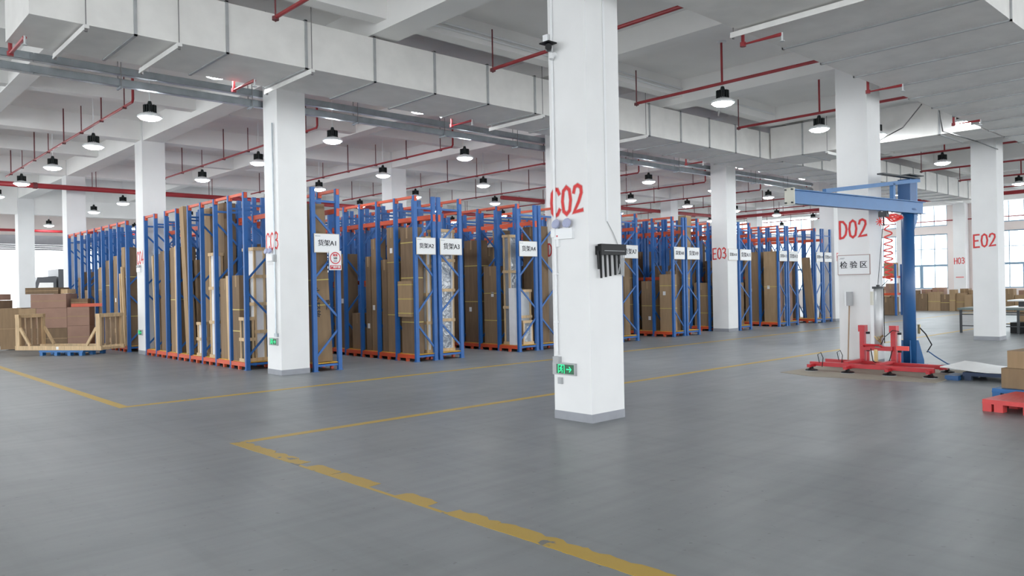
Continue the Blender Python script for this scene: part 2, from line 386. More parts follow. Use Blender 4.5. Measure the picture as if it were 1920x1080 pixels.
bx.append((px, WX+.25, WY, WY+.25, 0, TOP))
wall_boxes('wall_back', bx, 'farwall', 'pale far wall with roller door openings behind the racks')
for k, (a, b) in enumerate(doors[1:3]):
    d = D.objects.new('door_%d' % (k+1), None); C.objects.link(d); struct(d, f'open grey roller door in the far wall, {"beside the red barrier" if k == 0 else "in front of the dark lorry"}')
    MB().box(a-.1, b+.1, WY-.32, WY-.005, 4.36, 4.82).obj('shutter_box', MT['shutter'], d)
    for s in range(3): MB().box(a, b, WY-.06+.005*s, WY-.02, 4.36-.1*(s+1), 4.36-.1*s-.01).obj('shutter_slat', MT['shutter'], d)
    MB().box(a-.06, a+.02, WY-.1, WY-.005, 0, 4.36).obj('guide_rail', MT['shutter'], d); MB().box(b-.02, b+.06, WY-.1, WY-.005, 0, 4.36).obj('guide_rail', MT['shutter'], d)
# deep drop beam before the far bay
struct(MB().box(-14, 30, 4*SY+.08, 4*SY+.5, 5.2, TOP-.05).obj('ceiling_beam', MT['ceil']), 'deep drop beam in front of the far loading bay')
# ------------------------------------------------------------------ air ducts
def duct(name, label, axis, a0, a1, b0, b1, z0, z1, start, step, hang, rods):
    """axis 'x': runs along X from a0 to a1, b0..b1 across."""
    t = thing(name, label, 'duct')
    def bx(mb, p0, p1, q0, q1, r0, r1):
        return mb.box(p0, p1, q0, q1, r0, r1) if axis == 'x' else mb.box(q0, q1, p0, p1, r0, r1)
    cuts = [a0]; s = start
    while s < a1-.2:
        if s > a0+.2: cuts.append(s)
        s += step
    cuts.append(a1)
    for i in range(len(cuts)-1):
        g = .006
        o = bx(MB(), cuts[i]+(g if i else 0), cuts[i+1]-g, b0, b1, z0, z1).obj('duct_section', MT['duct'], t)
        if i < len(cuts)-2:
            x = cuts[i+1]; e = .022; mb = MB()
            for q in ((b0-e, b0, z0-e, z1+e), (b1, b1+e, z0-e, z1+e), (b0-e, b1+e, z0-e, z0), (b0-e, b1+e, z1, z1+e)): bx(mb, x-.02, x+.02, *q)
            mb.obj('flange', MT['flange'], t)
    for k, x in enumerate(hang):
        h = MB(); bx(h, x-.03, x+.03, b0-.1, b1+.1, z0-.07, z0-.025); bx(h, x-.035, x-.025, b0-.1, b1+.1, z0-.1, z0-.07)
        h.obj('hanger_bar', MT['hbar'], t)
        for y in (b0-.07, b1+.07):
            r = MB(); p0 = (x, y, z0-.11) if axis == 'x' else (y, x, z0-.11); p1 = (p0[0], p0[1], TOP)
            r.tube([p0, p1], .007, 6); r.tube([p0, (p0[0], p0[1], z0-.04)], .02, 6)
            r.obj('hanger_rod', MT['rod'], t)
    return t
duct('air_duct', 'long white rectangular air duct crossing above columns C03 and E03', 'x', -4.86, 30.8, 4.68, 6.1, 5.1, 5.82, -3.64, 1.24, [-4.25, -3.1, -1.1, 3.95, 7.3], 0)
duct('air_duct', 'widest white air duct along the ceiling in front of column D02', 'x', .2, 30, -3.2, -.62, 5.1, 5.85, 2.51, 1.215, [2.45], 0)
duct('air_duct', 'short white cross duct joining the two long ducts before column E03', 'y', -.57, 4.64, 13.0, 14.6, 5.1, 5.95, .3, 3.4, [3.0], 0)
# little branch stub above the rack rows beside E03
# ------------------------------------------------------------------ cable trays (two tiers behind column row 3)
def tray(label, y0, y1, z, x0, x1):
    t = thing('cable_tray', label, 'cable tray')
    n = 0; x = x0
    while x < x1:
        e = min(x+2.0, x1); g = .004
        MB().box(x+g, e-g, y0, y0+.004, z, z+.13).box(x+g, e-g, y1-.004, y1, z, z+.13).box(x+g, e-g, y0, y1, z, z+.004).box(x+g, e-g, y0, y0+.02, z+.126, z+.13).obj('tray_section', MT['galv'], t)
        MB().box(e-.06, e+.06, y0-.004, y0, z+.02, z+.11).box(e-.06, e+.06, y1, y1+.004, z+.02, z+.11).obj('splice_plate', MT['galv'], t)
        x = e; n += 1
    return t
tray('upper galvanized cable tray running behind columns C03 and E03', 8.75, 8.88, 5.62, -6, 24)
tray('lower galvanized cable tray running behind columns C03 and E03', 8.75, 8.88, 5.41, -6, 24)
for k in range(12):
    x = -5.1+2.45*k
    t = thing('tray_hanger', f'thin steel hanger of the cable trays, {ORD[k]} from the duct end', 'hanger', group='hangers of the cable trays')
    for y in (8.72, 8.91): MB().tube([(x, y, 5.36), (x, y, TOP if not (7.9 < y < 8.7) else 5.88)], .008, 6).obj('rod', MT['rod'], t)
    MB().box(x-.02, x+.02, 8.69, 8.94, 5.37, 5.40).obj('cross_channel', MT['galv'], t)
# ceiling conduits
t = thing('conduit_pair', 'two white conduits side by side along the secondary ceiling beam', 'conduit')
for z, segs in ((6.18, ((.6, 4.36), (4.74, 8.14), (8.7, 12.4))), (6.10, ((.6, 4.36), (4.74, 8.14), (8.7, 9.2)))):
    for a, b in segs: MB().tube([(a, 4.19, z), (b, 4.19, z)], .022, 8).obj('conduit_tube', MT['white'], t)
MB().tube([(9.2, 4.19, 6.10), (9.7, 4.19, 5.93), (10.3, 4.6, 5.93)], .022, 8).obj('bent_end', MT['white'], t)
# ------------------------------------------------------------------ sprinkler pipes
PX = [2.06+4.066*k for k in range(-1, 10)]
AL = ['beside rack A1 and column C03', 'over the aisle between racks A1 and A2', 'over racks A3 and A4', 'over rack A6', 'over racks A8 and A9', 'over the aisle between racks A11 and A12', 'over racks A13 and A14', 'past rack A15', 'second past rack A15', 'third past rack A15', 'fourth past rack A15']
for k, x in enumerate(PX):
    t = thing('sprinkler_pipe', 'dark red sprinkler pipe behind the long duct, ' + AL[k], 'pipe')
    MB().tube([(x, 10.2, TOP-.35), (x, 10.2, 5.55), (x, 10.24, 5.5), (x, 22.85, 5.5)], .026, 10).obj('branch_pipe', MT['pipe'], t)
    MB().lathe([(.05, 0), (.05, .07)], (x, 10.2, TOP-.4), 10).obj('coupling', MT['piped'], t)
    for q in range(8):
        y = 10.75+1.62*q
        d = MB(); long = q % 2 == 0; top = TOP
        cross = any(abs(((y-b+SY*4) % SY)) < .55 for b in (0,)) 
        top = 5.9 if cross else TOP-.05
        d.tube([(x, y, 5.5), (x, y, min(top, 5.5+(.62 if long else .9)))], .012 if long else .016, 8); d.box(x-.04, x+.04, y-.03, y+.03, 5.46, 5.49)
        d.obj('upright_head' if not long else 'hanger_rod', MT['piped'], t)
    if k < 9 and k != 4:
        t = thing('sprinkler_pipe', 'red sprinkler pipe in front of the long duct, ' + ['left of column C02', 'right behind column C02', 'above the lamp left of column D02', 'behind column D02', 'before column E02', 'just past column E02', 'second past column E02', 'third past column E02', 'fourth past column E02'][k], 'pipe')
        y1 = 3.96
        MB().tube([(x, -.55 if k > 0 else -4, 5.5), (x, y1, 5.5)], .03, 10).obj('branch_pipe', MT['pipe'], t)
        MB().tube([(x, y1, 5.44), (x, y1, TOP-.2)], .013, 8).lathe([(.05, 0), (.05, .05)], (x, y1, 5.46), 8).obj('end_hanger', MT['piped'], t)
        MB().tube([(x, 1.9, 5.5), (x, 1.9, TOP-.12)], .022, 8).obj('riser', MT['pipe'], t)
        MB().tube([(x, .05, 5.5), (x, .05, 5.85)], .012, 8).obj('hanger_rod', MT['piped'], t)
t = thing('fire_main', 'thick dark red fire main crossing the back of the rack block', 'pipe')
MB().tube([(-14, 22.9, 5.28), (20, 22.9, 5.28)], .085, 14).obj('main_pipe', MT['pipe'], t)
for x in (-1.2, 2.4, 6.9, 11.0, 15.0): MB().lathe([(.105, -.06), (.105, .06)], (0, 0, 0), 12).xf(Matrix.Translation((x, 22.9, 5.28)) @ Matrix.Rotation(math.pi/2, 4, 'Y')).obj('coupling', MT['piped'], t)
for x in (.5, 4.5, 8.7, 13.0, 17.0): MB().tube([(x, 22.9, 5.3), (x, 22.9, TOP)], .012, 6).tube([(x+.12, 22.9, 5.3), (x+.12, 22.9, TOP)], .012, 6).obj('hanger', MT['piped'], t)
MB().tube([(2.6, 22.9, 5.28), (2.6, 22.9, 0.02)], .06, 10).obj('riser_pipe', MT['pipe'], t)
t = thing('fire_main', 'thick red fire main running behind column E03 above the far racks', 'pipe')
MB().tube([(14, 16.95, 5.3), (31.1, 16.95, 5.3), (31.1, 16.9, 5.3), (31.1, -8, 5.3)], .085, 14).obj('main_pipe', MT['pipe'], t)
for y in (14, 10, 6, 2): MB().tube([(31.1, y, 5.3), (31.1, y, 5.9)], .013, 6).obj('hanger', MT['piped'], t)
for x in (17, 21, 25, 29): MB().tube([(x, 16.95, 5.3), (x, 16.95, 5.9)], .013, 6).tube([(x+.15, 16.95, 5.3), (x+.15, 16.95, 5.9)], .013, 6).obj('hanger', MT['piped'], t)
tag(MB().tube([(WX-.1, 4*SY-8, 5.0), (WX-.1, 4, 5.0)], .03, 8).obj('wall_pipe', MT['pipe']), 'thin red pipe along the top of the window wall', 'pipe')
tag(MB().tube([(40.9, 7.7, 0), (40.9, 7.7, TOP-.5)], .06, 8).obj('standpipe', MT['pipe']), 'red standpipe beside the column marked H03', 'pipe')
tag(MB().tube([(-14, 38.5, 4.95), (12, 38.5, 4.95)], .07, 8).obj('fire_main', MT['pipe']), 'red pipe crossing in front of the far roller doors', 'pipe')
# drop heads under the ducts
for k, (x, y0, y1, lab) in enumerate(((2.75, -.8, -1.1, 'left end of the wide duct'), (6.92, -.7, -1.1, 'wide duct beside column D02'), (11.33, -.5, -1.03, 'wide duct near the cross duct'),
                              (-1.66, 5.95, 5.42, 'long duct left of column C03'), (2.9, 5.95, 5.55, 'long duct over rack A2'), (11.2, 6.0, 5.66, 'long duct left of column E03'), (-4.79, 5.9, 5.3, 'free end of the long duct'))):
    t = thing('drop_sprinkler', 'red elbow sprinkler drop under the ' + lab, 'sprinkler')
    z = 4.98
    yy = -.52 if y0 < 1 else 6.2
    MB().tube([(x, yy, TOP-.02), (x, yy, z), (x, y1, z)], .026, 8).lathe([(.042, -.03), (.042, .03)], (x, yy, z), 8).obj('arm_pipe', MT['pipe'], t)
    MB().tube([(x, y1, z+.02), (x, y1, z-.09)], .014, 8).lathe([(.035, -.1), (.035, -.092)], (x, y1, z), 10).obj('sprinkler_head', MT['silver'], t)
for lab, p in (('thin black cable slanting from the wide duct down beside column D02', [(9.3, -.58, 5.1), (11.0, .4, 5.02), (12.9, 1.9, 5.06)]),
               ('thin black cable sagging between the wide duct and column E02', [(10.2, -.6, 5.15), (11.5, -.25, 4.9), (13.2, -.45, 4.83), (15.0, -.3, 4.9), (16.35, -.02, 5.06)])):
    tag(MB().tube(p, .012, 6).obj('hanging_cable', MT['black']), lab, 'cable')
# ------------------------------------------------------------------ high-bay lamps
LZ = 5.18
hs = MB(); hs.lathe([(.075, .10), (.085, .13), (.085, .24), (.05, .26), (.03, .33)], n=16)
for q in range(16):
    a = 2*math.pi*q/16; d = Vector((math.cos(a), math.sin(a), 0)); hs.bar(d*.07+Vector((0, 0, .17)), d*.125+Vector((0, 0, .17)), .012, .16)
ME_HS = hs.mesh('heat_sink', MT['lamphs']); ME_DISH = MB().lathe([(.222, 0), (.236, .008), (.232, .03), (.17, .075), (.1, .10), (.085, .115)], n=32).mesh('dish', MT['lampdish'], True)
ME_LIT = MB().lathe([(.03, -.062), (.11, -.052), (.175, -.03), (.215, .004)], n=32).mesh('diffuser', MT['lit'], True); ME_ROD = MB().tube([(0, 0, .33), (0, 0, TOP-LZ)], .010, 6).mesh('suspension_rod', MT['white'])
ME_ROSE = MB().lathe([(.09, TOP-LZ-.03), (.09, TOP-LZ)], n=12).mesh('ceiling_rose', MT['white'])
lamp_rows = [('left of rack A1', -1.75), ('between racks A1 and A2', 2.35), ('over rack A4', 6.38), ('over rack A6', 10.48), ('over rack A9', 14.55), ('past rack A11', 18.6), ('over rack A13', 22.68), ('past column F03', 26.75), ('two bays before the windows', 30.8), ('one bay before the windows', 34.9), ('next to the windows', 38.9)]
def lamp(x, y, lab, z=LZ):
    t = thing('high_bay_lamp', lab, 'lamp', (x, y, z), group='lit high-bay lamps')
    for n, me in (('heat_sink', ME_HS), ('dish', ME_DISH), ('diffuser', ME_LIT), ('suspension_rod', ME_ROD), ('ceiling_rose', ME_ROSE)): link(n, me, t)
for a, (lab, x_) in enumerate(lamp_rows):
    for b in range(10):
        x = x_
        y = 2.05+3.98*b if b != 1 else 6.36
        if a == 0 and b < 1: continue
        if a == 4 and b == 0: continue
        if b == 1: x = x-.12
        if (x > 10 and b > 7) or (x > 20 and b > 6) or (x > 30 and b > 4): continue
        if a == 1 and b == 0: continue
        if b == 1 and a not in (0, 1, 2, 4, 5, 7): continue
        where = 'in front of the long duct' if b == 0 else 'just behind the long duct' if b == 1 else f'{ORD[b-2]} beyond the cable trays'
        lamp(x, y, f'round white high-bay lamp {lab}, {where}', LZ+.055 if b == 1 else LZ)
for x, y, q in ((12.35, 1.5, 'lighting the face of the cross duct'), (12.45, -.36, 'at the corner of wide duct and cross duct')):
    lamp(x, y, 'round white high-bay lamp ' + q)
# ------------------------------------------------------------------ things on the columns
def wall_item_axes(): pass
t = thing('emergency_light', 'white twin-spot emergency light on column C02 under its marking', 'light', (-.02, .34, 2.235))
MB().box(-.05, 0, -.15, .15, 0, .13).obj('battery_box', MT['white'], t)
MB().box(-.052, -.05, .09, .11, .03, .05).obj('indicator', MT['redink'], t)
for y in (.1, -.08):
    h = MB().lathe([(.02, .0), (.055, .02), (.062, .05), (.055, .06)], n=16).xf(Matrix.Translation((-.03, y, .175)) @ Matrix.Rotation(-1.2, 4, 'Y')).obj('spot_head', MT['bluegl'], t)
    MB().tube([(-.02, y, .12), (-.025, y, .19)], .014, 8).obj('swivel', MT['grey'], h)
MB().box(-.06, -.01, .13, .2, .03, .13).obj('junction_box', MT['white'], t)
MB().box(-.03, 0, .10, .14, -.09, 0).obj('plug', MT['white'], t)
tag(MB().tube([(-.037, .505, 6.3), (-.037, .505, 2.36)], .016, 8).obj('conduit', MT['white']), 'white conduit on column C02 above the emergency light', 'conduit')
t = thing('conduit', 'white conduit on column C02 between emergency light and exit sign', 'conduit')
MB().tube([(-.045, .50, 2.26), (-.045, .50, .80)], .016, 8).obj('tube', MT['white'], t)
MB().box(-.075, -.02, .45, .55, .70, .78).obj('junction_box', MT['grey'], t)
for z in (1.2, 1.8): MB().box(-.065, -.02, .47, .53, z, z+.02).obj('clip', MT['white'], t)
def exit_sign(label, y, z, face_x, wdt, sc_=1):
    t = thing('exit_sign', label, 'exit sign', (face_x, y, z))
    MB().box(-.035, 0, -wdt/2, wdt/2, -.075, .075).obj('housing', MT['grey'], t)
    p = MB().box(-.038, -.035, -wdt/2+.02, wdt/2-.07, -.058, .058).obj('panel', MT['greendk'], t)
    e = -.041; m = MB(); k = .05 if sc_ == 1 else .04
    # running figure in a doorway (y decreases to the viewer's right)
    X = Vector((e, .035, 0)); Y = Vector((0, -1, 0)); Z = Vector((0, 0, 1))
    def st(pts, wd): ribbon(m, [(a*k, b*k) for a, b in pts], wd, X, Y, Z, .001)
    st([(-1, -1), (-1, 1), (1, 1), (1, -1)], .010)
    st([(.05, .75), (.2, .75)], .016); st([(-.1, .45), (-.15, -.1)], .016); st([(-.6, .15), (-.1, .4), (.4, .1)], .009); st([(-.15, -.1), (.3, -.3), (.25, -.85)], .011); st([(-.15, -.1), (-.35, -.5), (-.8, -.6)], .011)
    X2 = Vector((e, -.055, 0))
    ribbon(m, [(0, 0), (.07, 0)], .014, X2, Y, Z, .001); ribbon(m, [(.045, .03), (.075, 0), (.045, -.03)], .012, X2, Y, Z, .0014)
    m.obj('running_figure_and_arrow', MT['green'], p)
    return t
exit_sign('lit green running-man exit sign low on column C02', .385, .63, -.02, .38)
exit_sign('lit green running-man exit sign low on column C03', .30+SY, .66, 0, .36)
exit_sign('lit green running-man exit sign low on column C04', .36+2*SY, .6, 0, .34)
tag(MB().box(-.045, -.02, .43, .50, .44, .52).box(-.047, -.045, .44, .49, .45, .51).obj('socket_plate', MT['grey']), 'small grey socket plate under the exit sign on column C02', 'socket')
t = thing('security_camera', 'small black bullet camera high on column C02', 'camera', (-.02, .49, 4.62))
MB().tube([(-.05, .04, 0), (-.17, -.08, -.03)], .042, 12).obj('body', MT['black'], t)
MB().box(-.19, -.04, -.1, .06, .03, .045).obj('sunshade', MT['black'], t)
MB().box(-.045, 0, .06, .14, .07, .19).obj('junction_box', MT['white'], t)
MB().tube([(0, -.02, -.08), (-.06, -.02, -.1)], .035, 10).tube([(-.06, -.02, -.09), (-.07, -.03, -.15)], .03, 10).obj('bracket', MT['white'], t)
t = thing('wireless_device', 'black box with six hanging antennas on column C02', 'device', (.33, -.035, 2.10))
m = MB().box(-.235, .235, -.10, 0, -.075, .03); m.prism([(-.235, -.1), (.235, -.1), (.21, -.02), (-.21, -.02)], .03, .055); m.obj('housing', MT['black'], t)
MB().box(-.18, .2, -.103, -.1, -.03, -.024).obj('front_stripe', MT['grey'], t)
for k, x in enumerate((-.245, -.2, -.115, -.03, .065, .145)):
    MB().tube([(x, -.05, -.03 if k == 0 else -.07), (x+.01, -.05, -.25 if k == 0 else -.37+.012*k)], [.016, .014], 8).obj('antenna', MT['black'], t)
for k in range(5):
    MB().tube([(.13+.022*k, -.03-.012*k, -.06), (.15+.02*k, -.06, -.2), (.14+.024*k, -.05, -.30-.01*k)], .008, 6).obj('loose_cable', MT['grey'], t)
t = thing('cable_run', 'thin white cable duct and wire down to the antenna box on column C02', 'cable')
MB().box(.30, .328, -.052, -.037, 2.44, 5.84).obj('cover', MT['white'], t)
MB().tube([(.314, -.045, 2.44), (.42, -.05, 2.30), (.53, -.05, 2.12)], .005, 6).obj('wire', MT['grey'], t)
# column C03
t = thing('emergency_light', 'white twin-spot emergency light on column C03', 'light', (0, SY+.36, 2.27))
MB().box(-.05, 0, -.16, .14, 0, .14).obj('battery_box', MT['white'], t)
for y in (.1, -.06): MB().lathe([(.02, 0), (.055, .02), (.062, .05), (.05, .06)], n=14).xf(Matrix.Translation((-.03, y, .19)) @ Matrix.Rotation(-1.2, 4, 'Y')).obj('spot_head', MT['bluegl'], t)
MB().box(-.07, 0, -.23, -.17, -.02, .12).obj('junction_box', MT['grey'], t)
tag(MB().tube([(-.03, SY+.16, 5.0), (-.03, SY+.16, .82)], .016, 8).box(-.05, 0, SY+.1, SY+.2, .76, .83).obj('conduit', MT['galv']), 'grey conduit down column C03 to its exit sign', 'conduit')
t = thing('emergency_light', 'small white emergency light on column C04', 'light', (0, 2*SY+.35, 2.27))
MB().box(-.05, 0, -.14, .14, 0, .12).obj('battery_box', MT['white'], t); MB().box(-.06, -.01, -.12, .12, .13, .19).obj('spot_head', MT['grey'], t)
# sign on column D02
t = thing('area_sign', 'white sign with brown rim on column D02, three dark characters', 'sign', (SX, .30, 1.965))
MB().box(-.02, 0, -.315, .315, -.195, .195).obj('rim', MT['signrim2'], t)
p = MB().box(-.024, -.003, -.302, .302, -.182, .182).obj('face', MT['signw'], t)
link('lettering', text_mesh('检 验 区', .15, MT['ink'], .0), p, (-.0255, 0, -.01), ROT_X)
MB().box(-.0255, -.024, .17, .26, .13, .14).box(-.0255, -.024, .19, .28, .115, .122).obj('small_print', MT['inkl'], p)
t = thing('light_switch', 'grey switch box on the corner of column D02 behind the lifter tube', 'switch', (SX+.05, -.0, 1.31))
MB().box(-.06, .12, -.05, 0, -.13, .13).obj('housing', MT['cream'], t); MB().box(.0, .06, -.055, -.05, -.05, .05).obj('rocker', MT['grey'], t)
t = thing('floor_squeegee', 'upturned squeegee broom leaning against column D02', 'broom', (SX-.05, .38, 0))
MB().tube([(-.12, .0, .0), (-.0, .0, 1.3)], .013, 8).obj('handle', MT['woodd'], t)
MB().box(-.06, .04, -.055, .055, 1.17, 1.44).obj('brush_head', MT['grey'], t); MB().box(-.075, -.06, .035, .06, 1.17, 1.44).obj('head_edge', MT['white'], t)
# ------------------------------------------------------------------ storage racks
RH = 3.78
_mc = {}
def cached(key, fn):
    if key not in _mc: _mc[key] = fn()
    return _mc[key]
def me_upright(front):
    def f():
        m = MB(); s = front          # open C profile, lips toward the inside
        m.box(-.045, .045, -.004, .004, .012, RH); m.box(-.045, -.041, 0, .065*s, .012, RH) if s > 0 else m.box(-.045, -.041, -.065, 0, .012, RH)
        m.box(.041, .045, min(0, .065*s), max(0, .065*s), .012, RH)
        m.box(-.06, .06, min(-.02*s, .09*s), max(-.02*s, .09*s), 0, .012)
        for k in range(34):
            z = .2+.105*k; m.box(-.02, -.008, -.0055, .0055, z, z+.03); m.box(.008, .02, -.0055, .0055, z, z+.03)
        return m.mesh('upright', MT['blue'])
    return cached(('up', front), f)
def me_brace(wd, z0, z1, flip):
    return cached(('br', round(wd, 2), z0, z1, flip), lambda: MB().bar((0 if not flip else wd, .03, z0), (wd if not flip else 0, .03, z1), .022, .042).mesh('brace', MT['blue']))
def me_hor(wd, z):
    return cached(('ho', round(wd, 2), z), lambda: MB().bar((0, .03, z), (wd, .03, z), .03, .045).mesh('cross_tie', MT['blue']))
def me_beam(L, z, h, feet):
    def f():
        m = MB().box(-.025, .025, 0, L, z-h/2, z+h/2)
        if feet:
            m.box(-.03, .03, L-.03, L+.03, .0, z-h/2); m.box(-.03, .03, L*.5-.03, L*.5+.03, .0, z-h/2)
        else: m.box(-.032, .032, -.02, .05, z-h/2-.06, z+h/2); m.box(-.032, .032, L-.05, L+.02, z-h/2-.06, z+h/2)
        return m.mesh('base_beam' if feet else 'top_beam', MT['orange'])
    return cached(('be', round(L, 3), z, h, feet), f)
BR = ((3.27, 2.70), (1.90, 2.50), (1.67, 1.08), (.27, .87))
def rack(label, x0, x1, ys, typ, detail, tops=None, sign=None, mids=(), group='blue and orange racks of the storage block'):
    t = thing('storage_rack', label, 'rack', (x0, ys[0], 0), group=group)
    wd = x1-x0-.09; n = len(ys)
    for k, y in enumerate(ys):
        dy = y-ys[0]
        flip = (typ == 'B')
        u0 = link('upright', me_upright(1), t, (.045, dy, 0)); u1 = link('upright', me_upright(1), t, (x1-x0-.045, dy, 0))
        if k < detail:
            for q, (a, b) in enumerate(BR): link('brace', me_brace(wd, a, b, flip), u0)
            for z in (.12, 3.5): link('cross_tie', me_hor(wd, z), u0)
        else:
            def f():
                m = MB()
                for a, b in BR: m.bar((0 if not flip else wd, .03, a), (wd if not flip else 0, .03, b), .022, .042)
                for z in (.12, 3.5): m.bar((0, .03, z), (wd, .03, z), .03, .045)
                return m.mesh('bracing', MT['blue'])
            link('bracing', cached(('bj', round(wd, 2), flip), f), u0)
        if k < n-1:
            L = ys[k+1]-y-.01
            for xx in (.03, x1-x0-.03): link('base_beam', me_beam(L, .115, .085, True), t, (xx, dy+.005, 0))
            for side, xx in ((0, .045), (1, x1-x0-.045)):
                if tops is None or k in tops[side]: link('top_beam', me_beam(L, RH-.035, .06, False), t, (xx, dy+.005, 0))
            for (z, side, ks) in mids:
                if k in ks: link('cross_beam', me_beam(L, z, .10, False), t, ((.045, x1-x0-.045)[side], dy+.005, 0))
            link('deck_panel', cached(('dk', round(L, 3), round(wd, 2)), lambda: MB().box(.0, wd+.0, .01, L-.01, .158, .172).mesh('deck_panel', MT['deck'])), t, (.045, dy, 0))
    if sign:
        sw, (sz0, sz1) = x1-x0-.07, (2.44, 2.83)
        p = MB().box(0, sw, -.035, -.02, sz0, sz1).obj('sign_plate', MT['signrim'], t, (.035, 0, 0))
        MB().box(.012, sw-.012, -.037, -.03, sz0+.012, sz1-.012).obj('sign_face', MT['signw'], p)
        link('lettering', text_mesh('货架'+sign, .145*sw/.6, MT['ink'], .0), p, (sw*.52, -.0385, sz0+.19), ROT_Y)
        MB().box(.03, .05, -.0385, -.037, sz1-.06, sz1-.04).box(.055, .14, -.0385, -.037, sz1-.056, sz1-.046).obj('small_print', MT['inkl'], p)
    return t
def ys_(a, n, st=.76): return [a+st*k for k in range(n)]
ALL = range(0, 20)
RK = {}
def R_(nm, x0, x1, a, n, typ, detail, **k):
    lab = k.pop('lab', None) or f'blue and orange rack with sign {nm} at its aisle end'
    st = k.pop('st', .76)
    k.setdefault('tops', (ALL, ()) if int(nm[1:]) % 2 == 0 else ((), ALL))
    RK[nm] = (x0, x1, ys_(a, n, st)); rack(lab, x0, x1, RK[nm][2], typ, detail, sign=nm if nm[0] == 'A' and nm not in ('A0', 'A5', 'A10') else None, **k)
M1 = ((1.85, 1, (3, 4, 5)), (3.32, 1, ALL))
R_('A0', -.03, .62, 9.62, 9, 'A', 9, st=.79, lab='unsigned blue and orange rack behind column C03, outermost of the block', tops=((0, 1, 2, 3, 5, 7), ()), mids=((3.32, 1, ALL),))
R_('A1', .72, 1.37, 8.09, 11, 'A', 5, mids=M1)
R_('A2', 3.27, 3.88, 8.09, 11, 'B', 11, mids=((1.85, 1, (2, 3, 4, 5)), (3.32, 1, ALL)))
R_('A3', 3.94, 4.66, 8.09, 11, 'B', 5, mids=((3.32, 0, ALL),))
R_('A4', 6.47, 7.18, 8.09, 11, 'A', 6, mids=((1.85, 1, (1, 2, 3)), (3.32, 1, ALL)))
R_('A5', 7.24, 7.95, 8.09, 11, 'B', 2, lab='blue and orange rack next to rack A4, its end hidden by column C02')
R_('A6', 9.80, 10.50, 8.09, 11, 'A', 4, mids=M1)
R_('A7', 10.58, 11.40, 8.09, 11, 'B', 4, mids=((1.85, 0, (1, 2)), (3.32, 1, ALL)))
R_('A8', 13.15, 13.80, 8.09, 11, 'B', 6, mids=((1.85, 1, (1, 2, 3)), (3.32, 1, ALL)))
R_('A9', 13.86, 14.62, 8.09, 11, 'A', 4, mids=((3.32, 1, ALL),))
R_('A10', 16.28, 16.95, 8.80, 10, 'A', 3, mids=((3.32, 1, ALL),), lab='blue and orange rack hidden behind column E03')
R_('A11', 17.05, 17.85, 8.09, 11, 'A', 4, mids=((1.85, 0, (2, 3)), (3.32, 1, ALL)))
R_('A12', 19.80, 20.45, 8.09, 11, 'A', 4, mids=((1.85, 1, (1, 2)), (3.32, 1, ALL)))
R_('A13', 20.53, 21.30, 8.09, 11, 'A', 4, mids=((3.32, 1, ALL),))
R_('A14', 22.75, 23.40, 8.09, 11, 'B', 4, mids=((3.32, 1, (0, 1, 2, 3)),))
R_('A15', 23.46, 24.18, 8.09, 11, 'B', 4, tops=((), ()))
for k, (nm, x0, x1) in enumerate((('B0', -.03, .62), ('B1', .72, 1.37), ('B2', 3.27, 3.88), ('B3', 3.94, 4.66), ('B4', 6.47, 7.18), ('B5', 7.24, 7.95), ('B6', 9.8, 10.5))):
    R_(nm, x0, x1, 17.55, 9, 'AB'[k % 2], 3 if k == 0 else 0, st=.8, lab=f'blue and orange rack of the rear block behind rack {"A"+nm[1]}' if k else 'blue and orange rear block rack beside column C04')
# sign fixed on column E03
t = thing('rack_sign', 'white rack sign A10 fixed on column E03', 'sign', (16.29, SY-.005, 2.44))
p = MB().box(0, .60, -.02, 0, 0, .39).obj('plate', MT['signrim'], t); MB().box(.012, .588, -.022, -.015, .012, .378).obj('face', MT['signw'], p)
link('lettering', text_mesh('货架A10', .125, MT['ink'], .0), p, (.30, -.024, .19), ROT_Y)
# load-limit notice on rack A1
t = thing('load_notice', 'white notice with red ring and red band under the rack A1 sign', 'notice', (1.22, 8.05, 2.08))
MB().box(-.14, .14, -.015, 0, 0, .40).obj('plate', MT['signw'], t)
rg = MB()
for k in range(28):
    a, b = 2*math.pi*k/28, 2*math.pi*(k+1)/28
    rg.add([(r*math.cos(q), -.017, .25+r*math.sin(q)) for q, r in ((a, .105), (b, .105), (b, .125), (a, .125))], [(0, 1, 2, 3)])
rg.obj('red_ring', MT['redink'], t)
b = MB().box(-.125, .125, -.017, -.015, .02, .10).obj('red_band', MT['redink'], t)
link('lettering', text_mesh('严禁超重', .055, MT['signw'], .001), b, (0, -.0185, .06), ROT_Y)
link('lettering', text_mesh('限重', .055, MT['redink'], .001), t, (0, -.0165, .305), ROT_Y)
link('lettering', text_mesh('500', .058, MT['ink'], .001), t, (0, -.0165, .245), ROT_Y)
link('lettering', text_mesh('公斤', .045, MT['inkl'], .001), t, (0, -.0165, .185), ROT_Y)
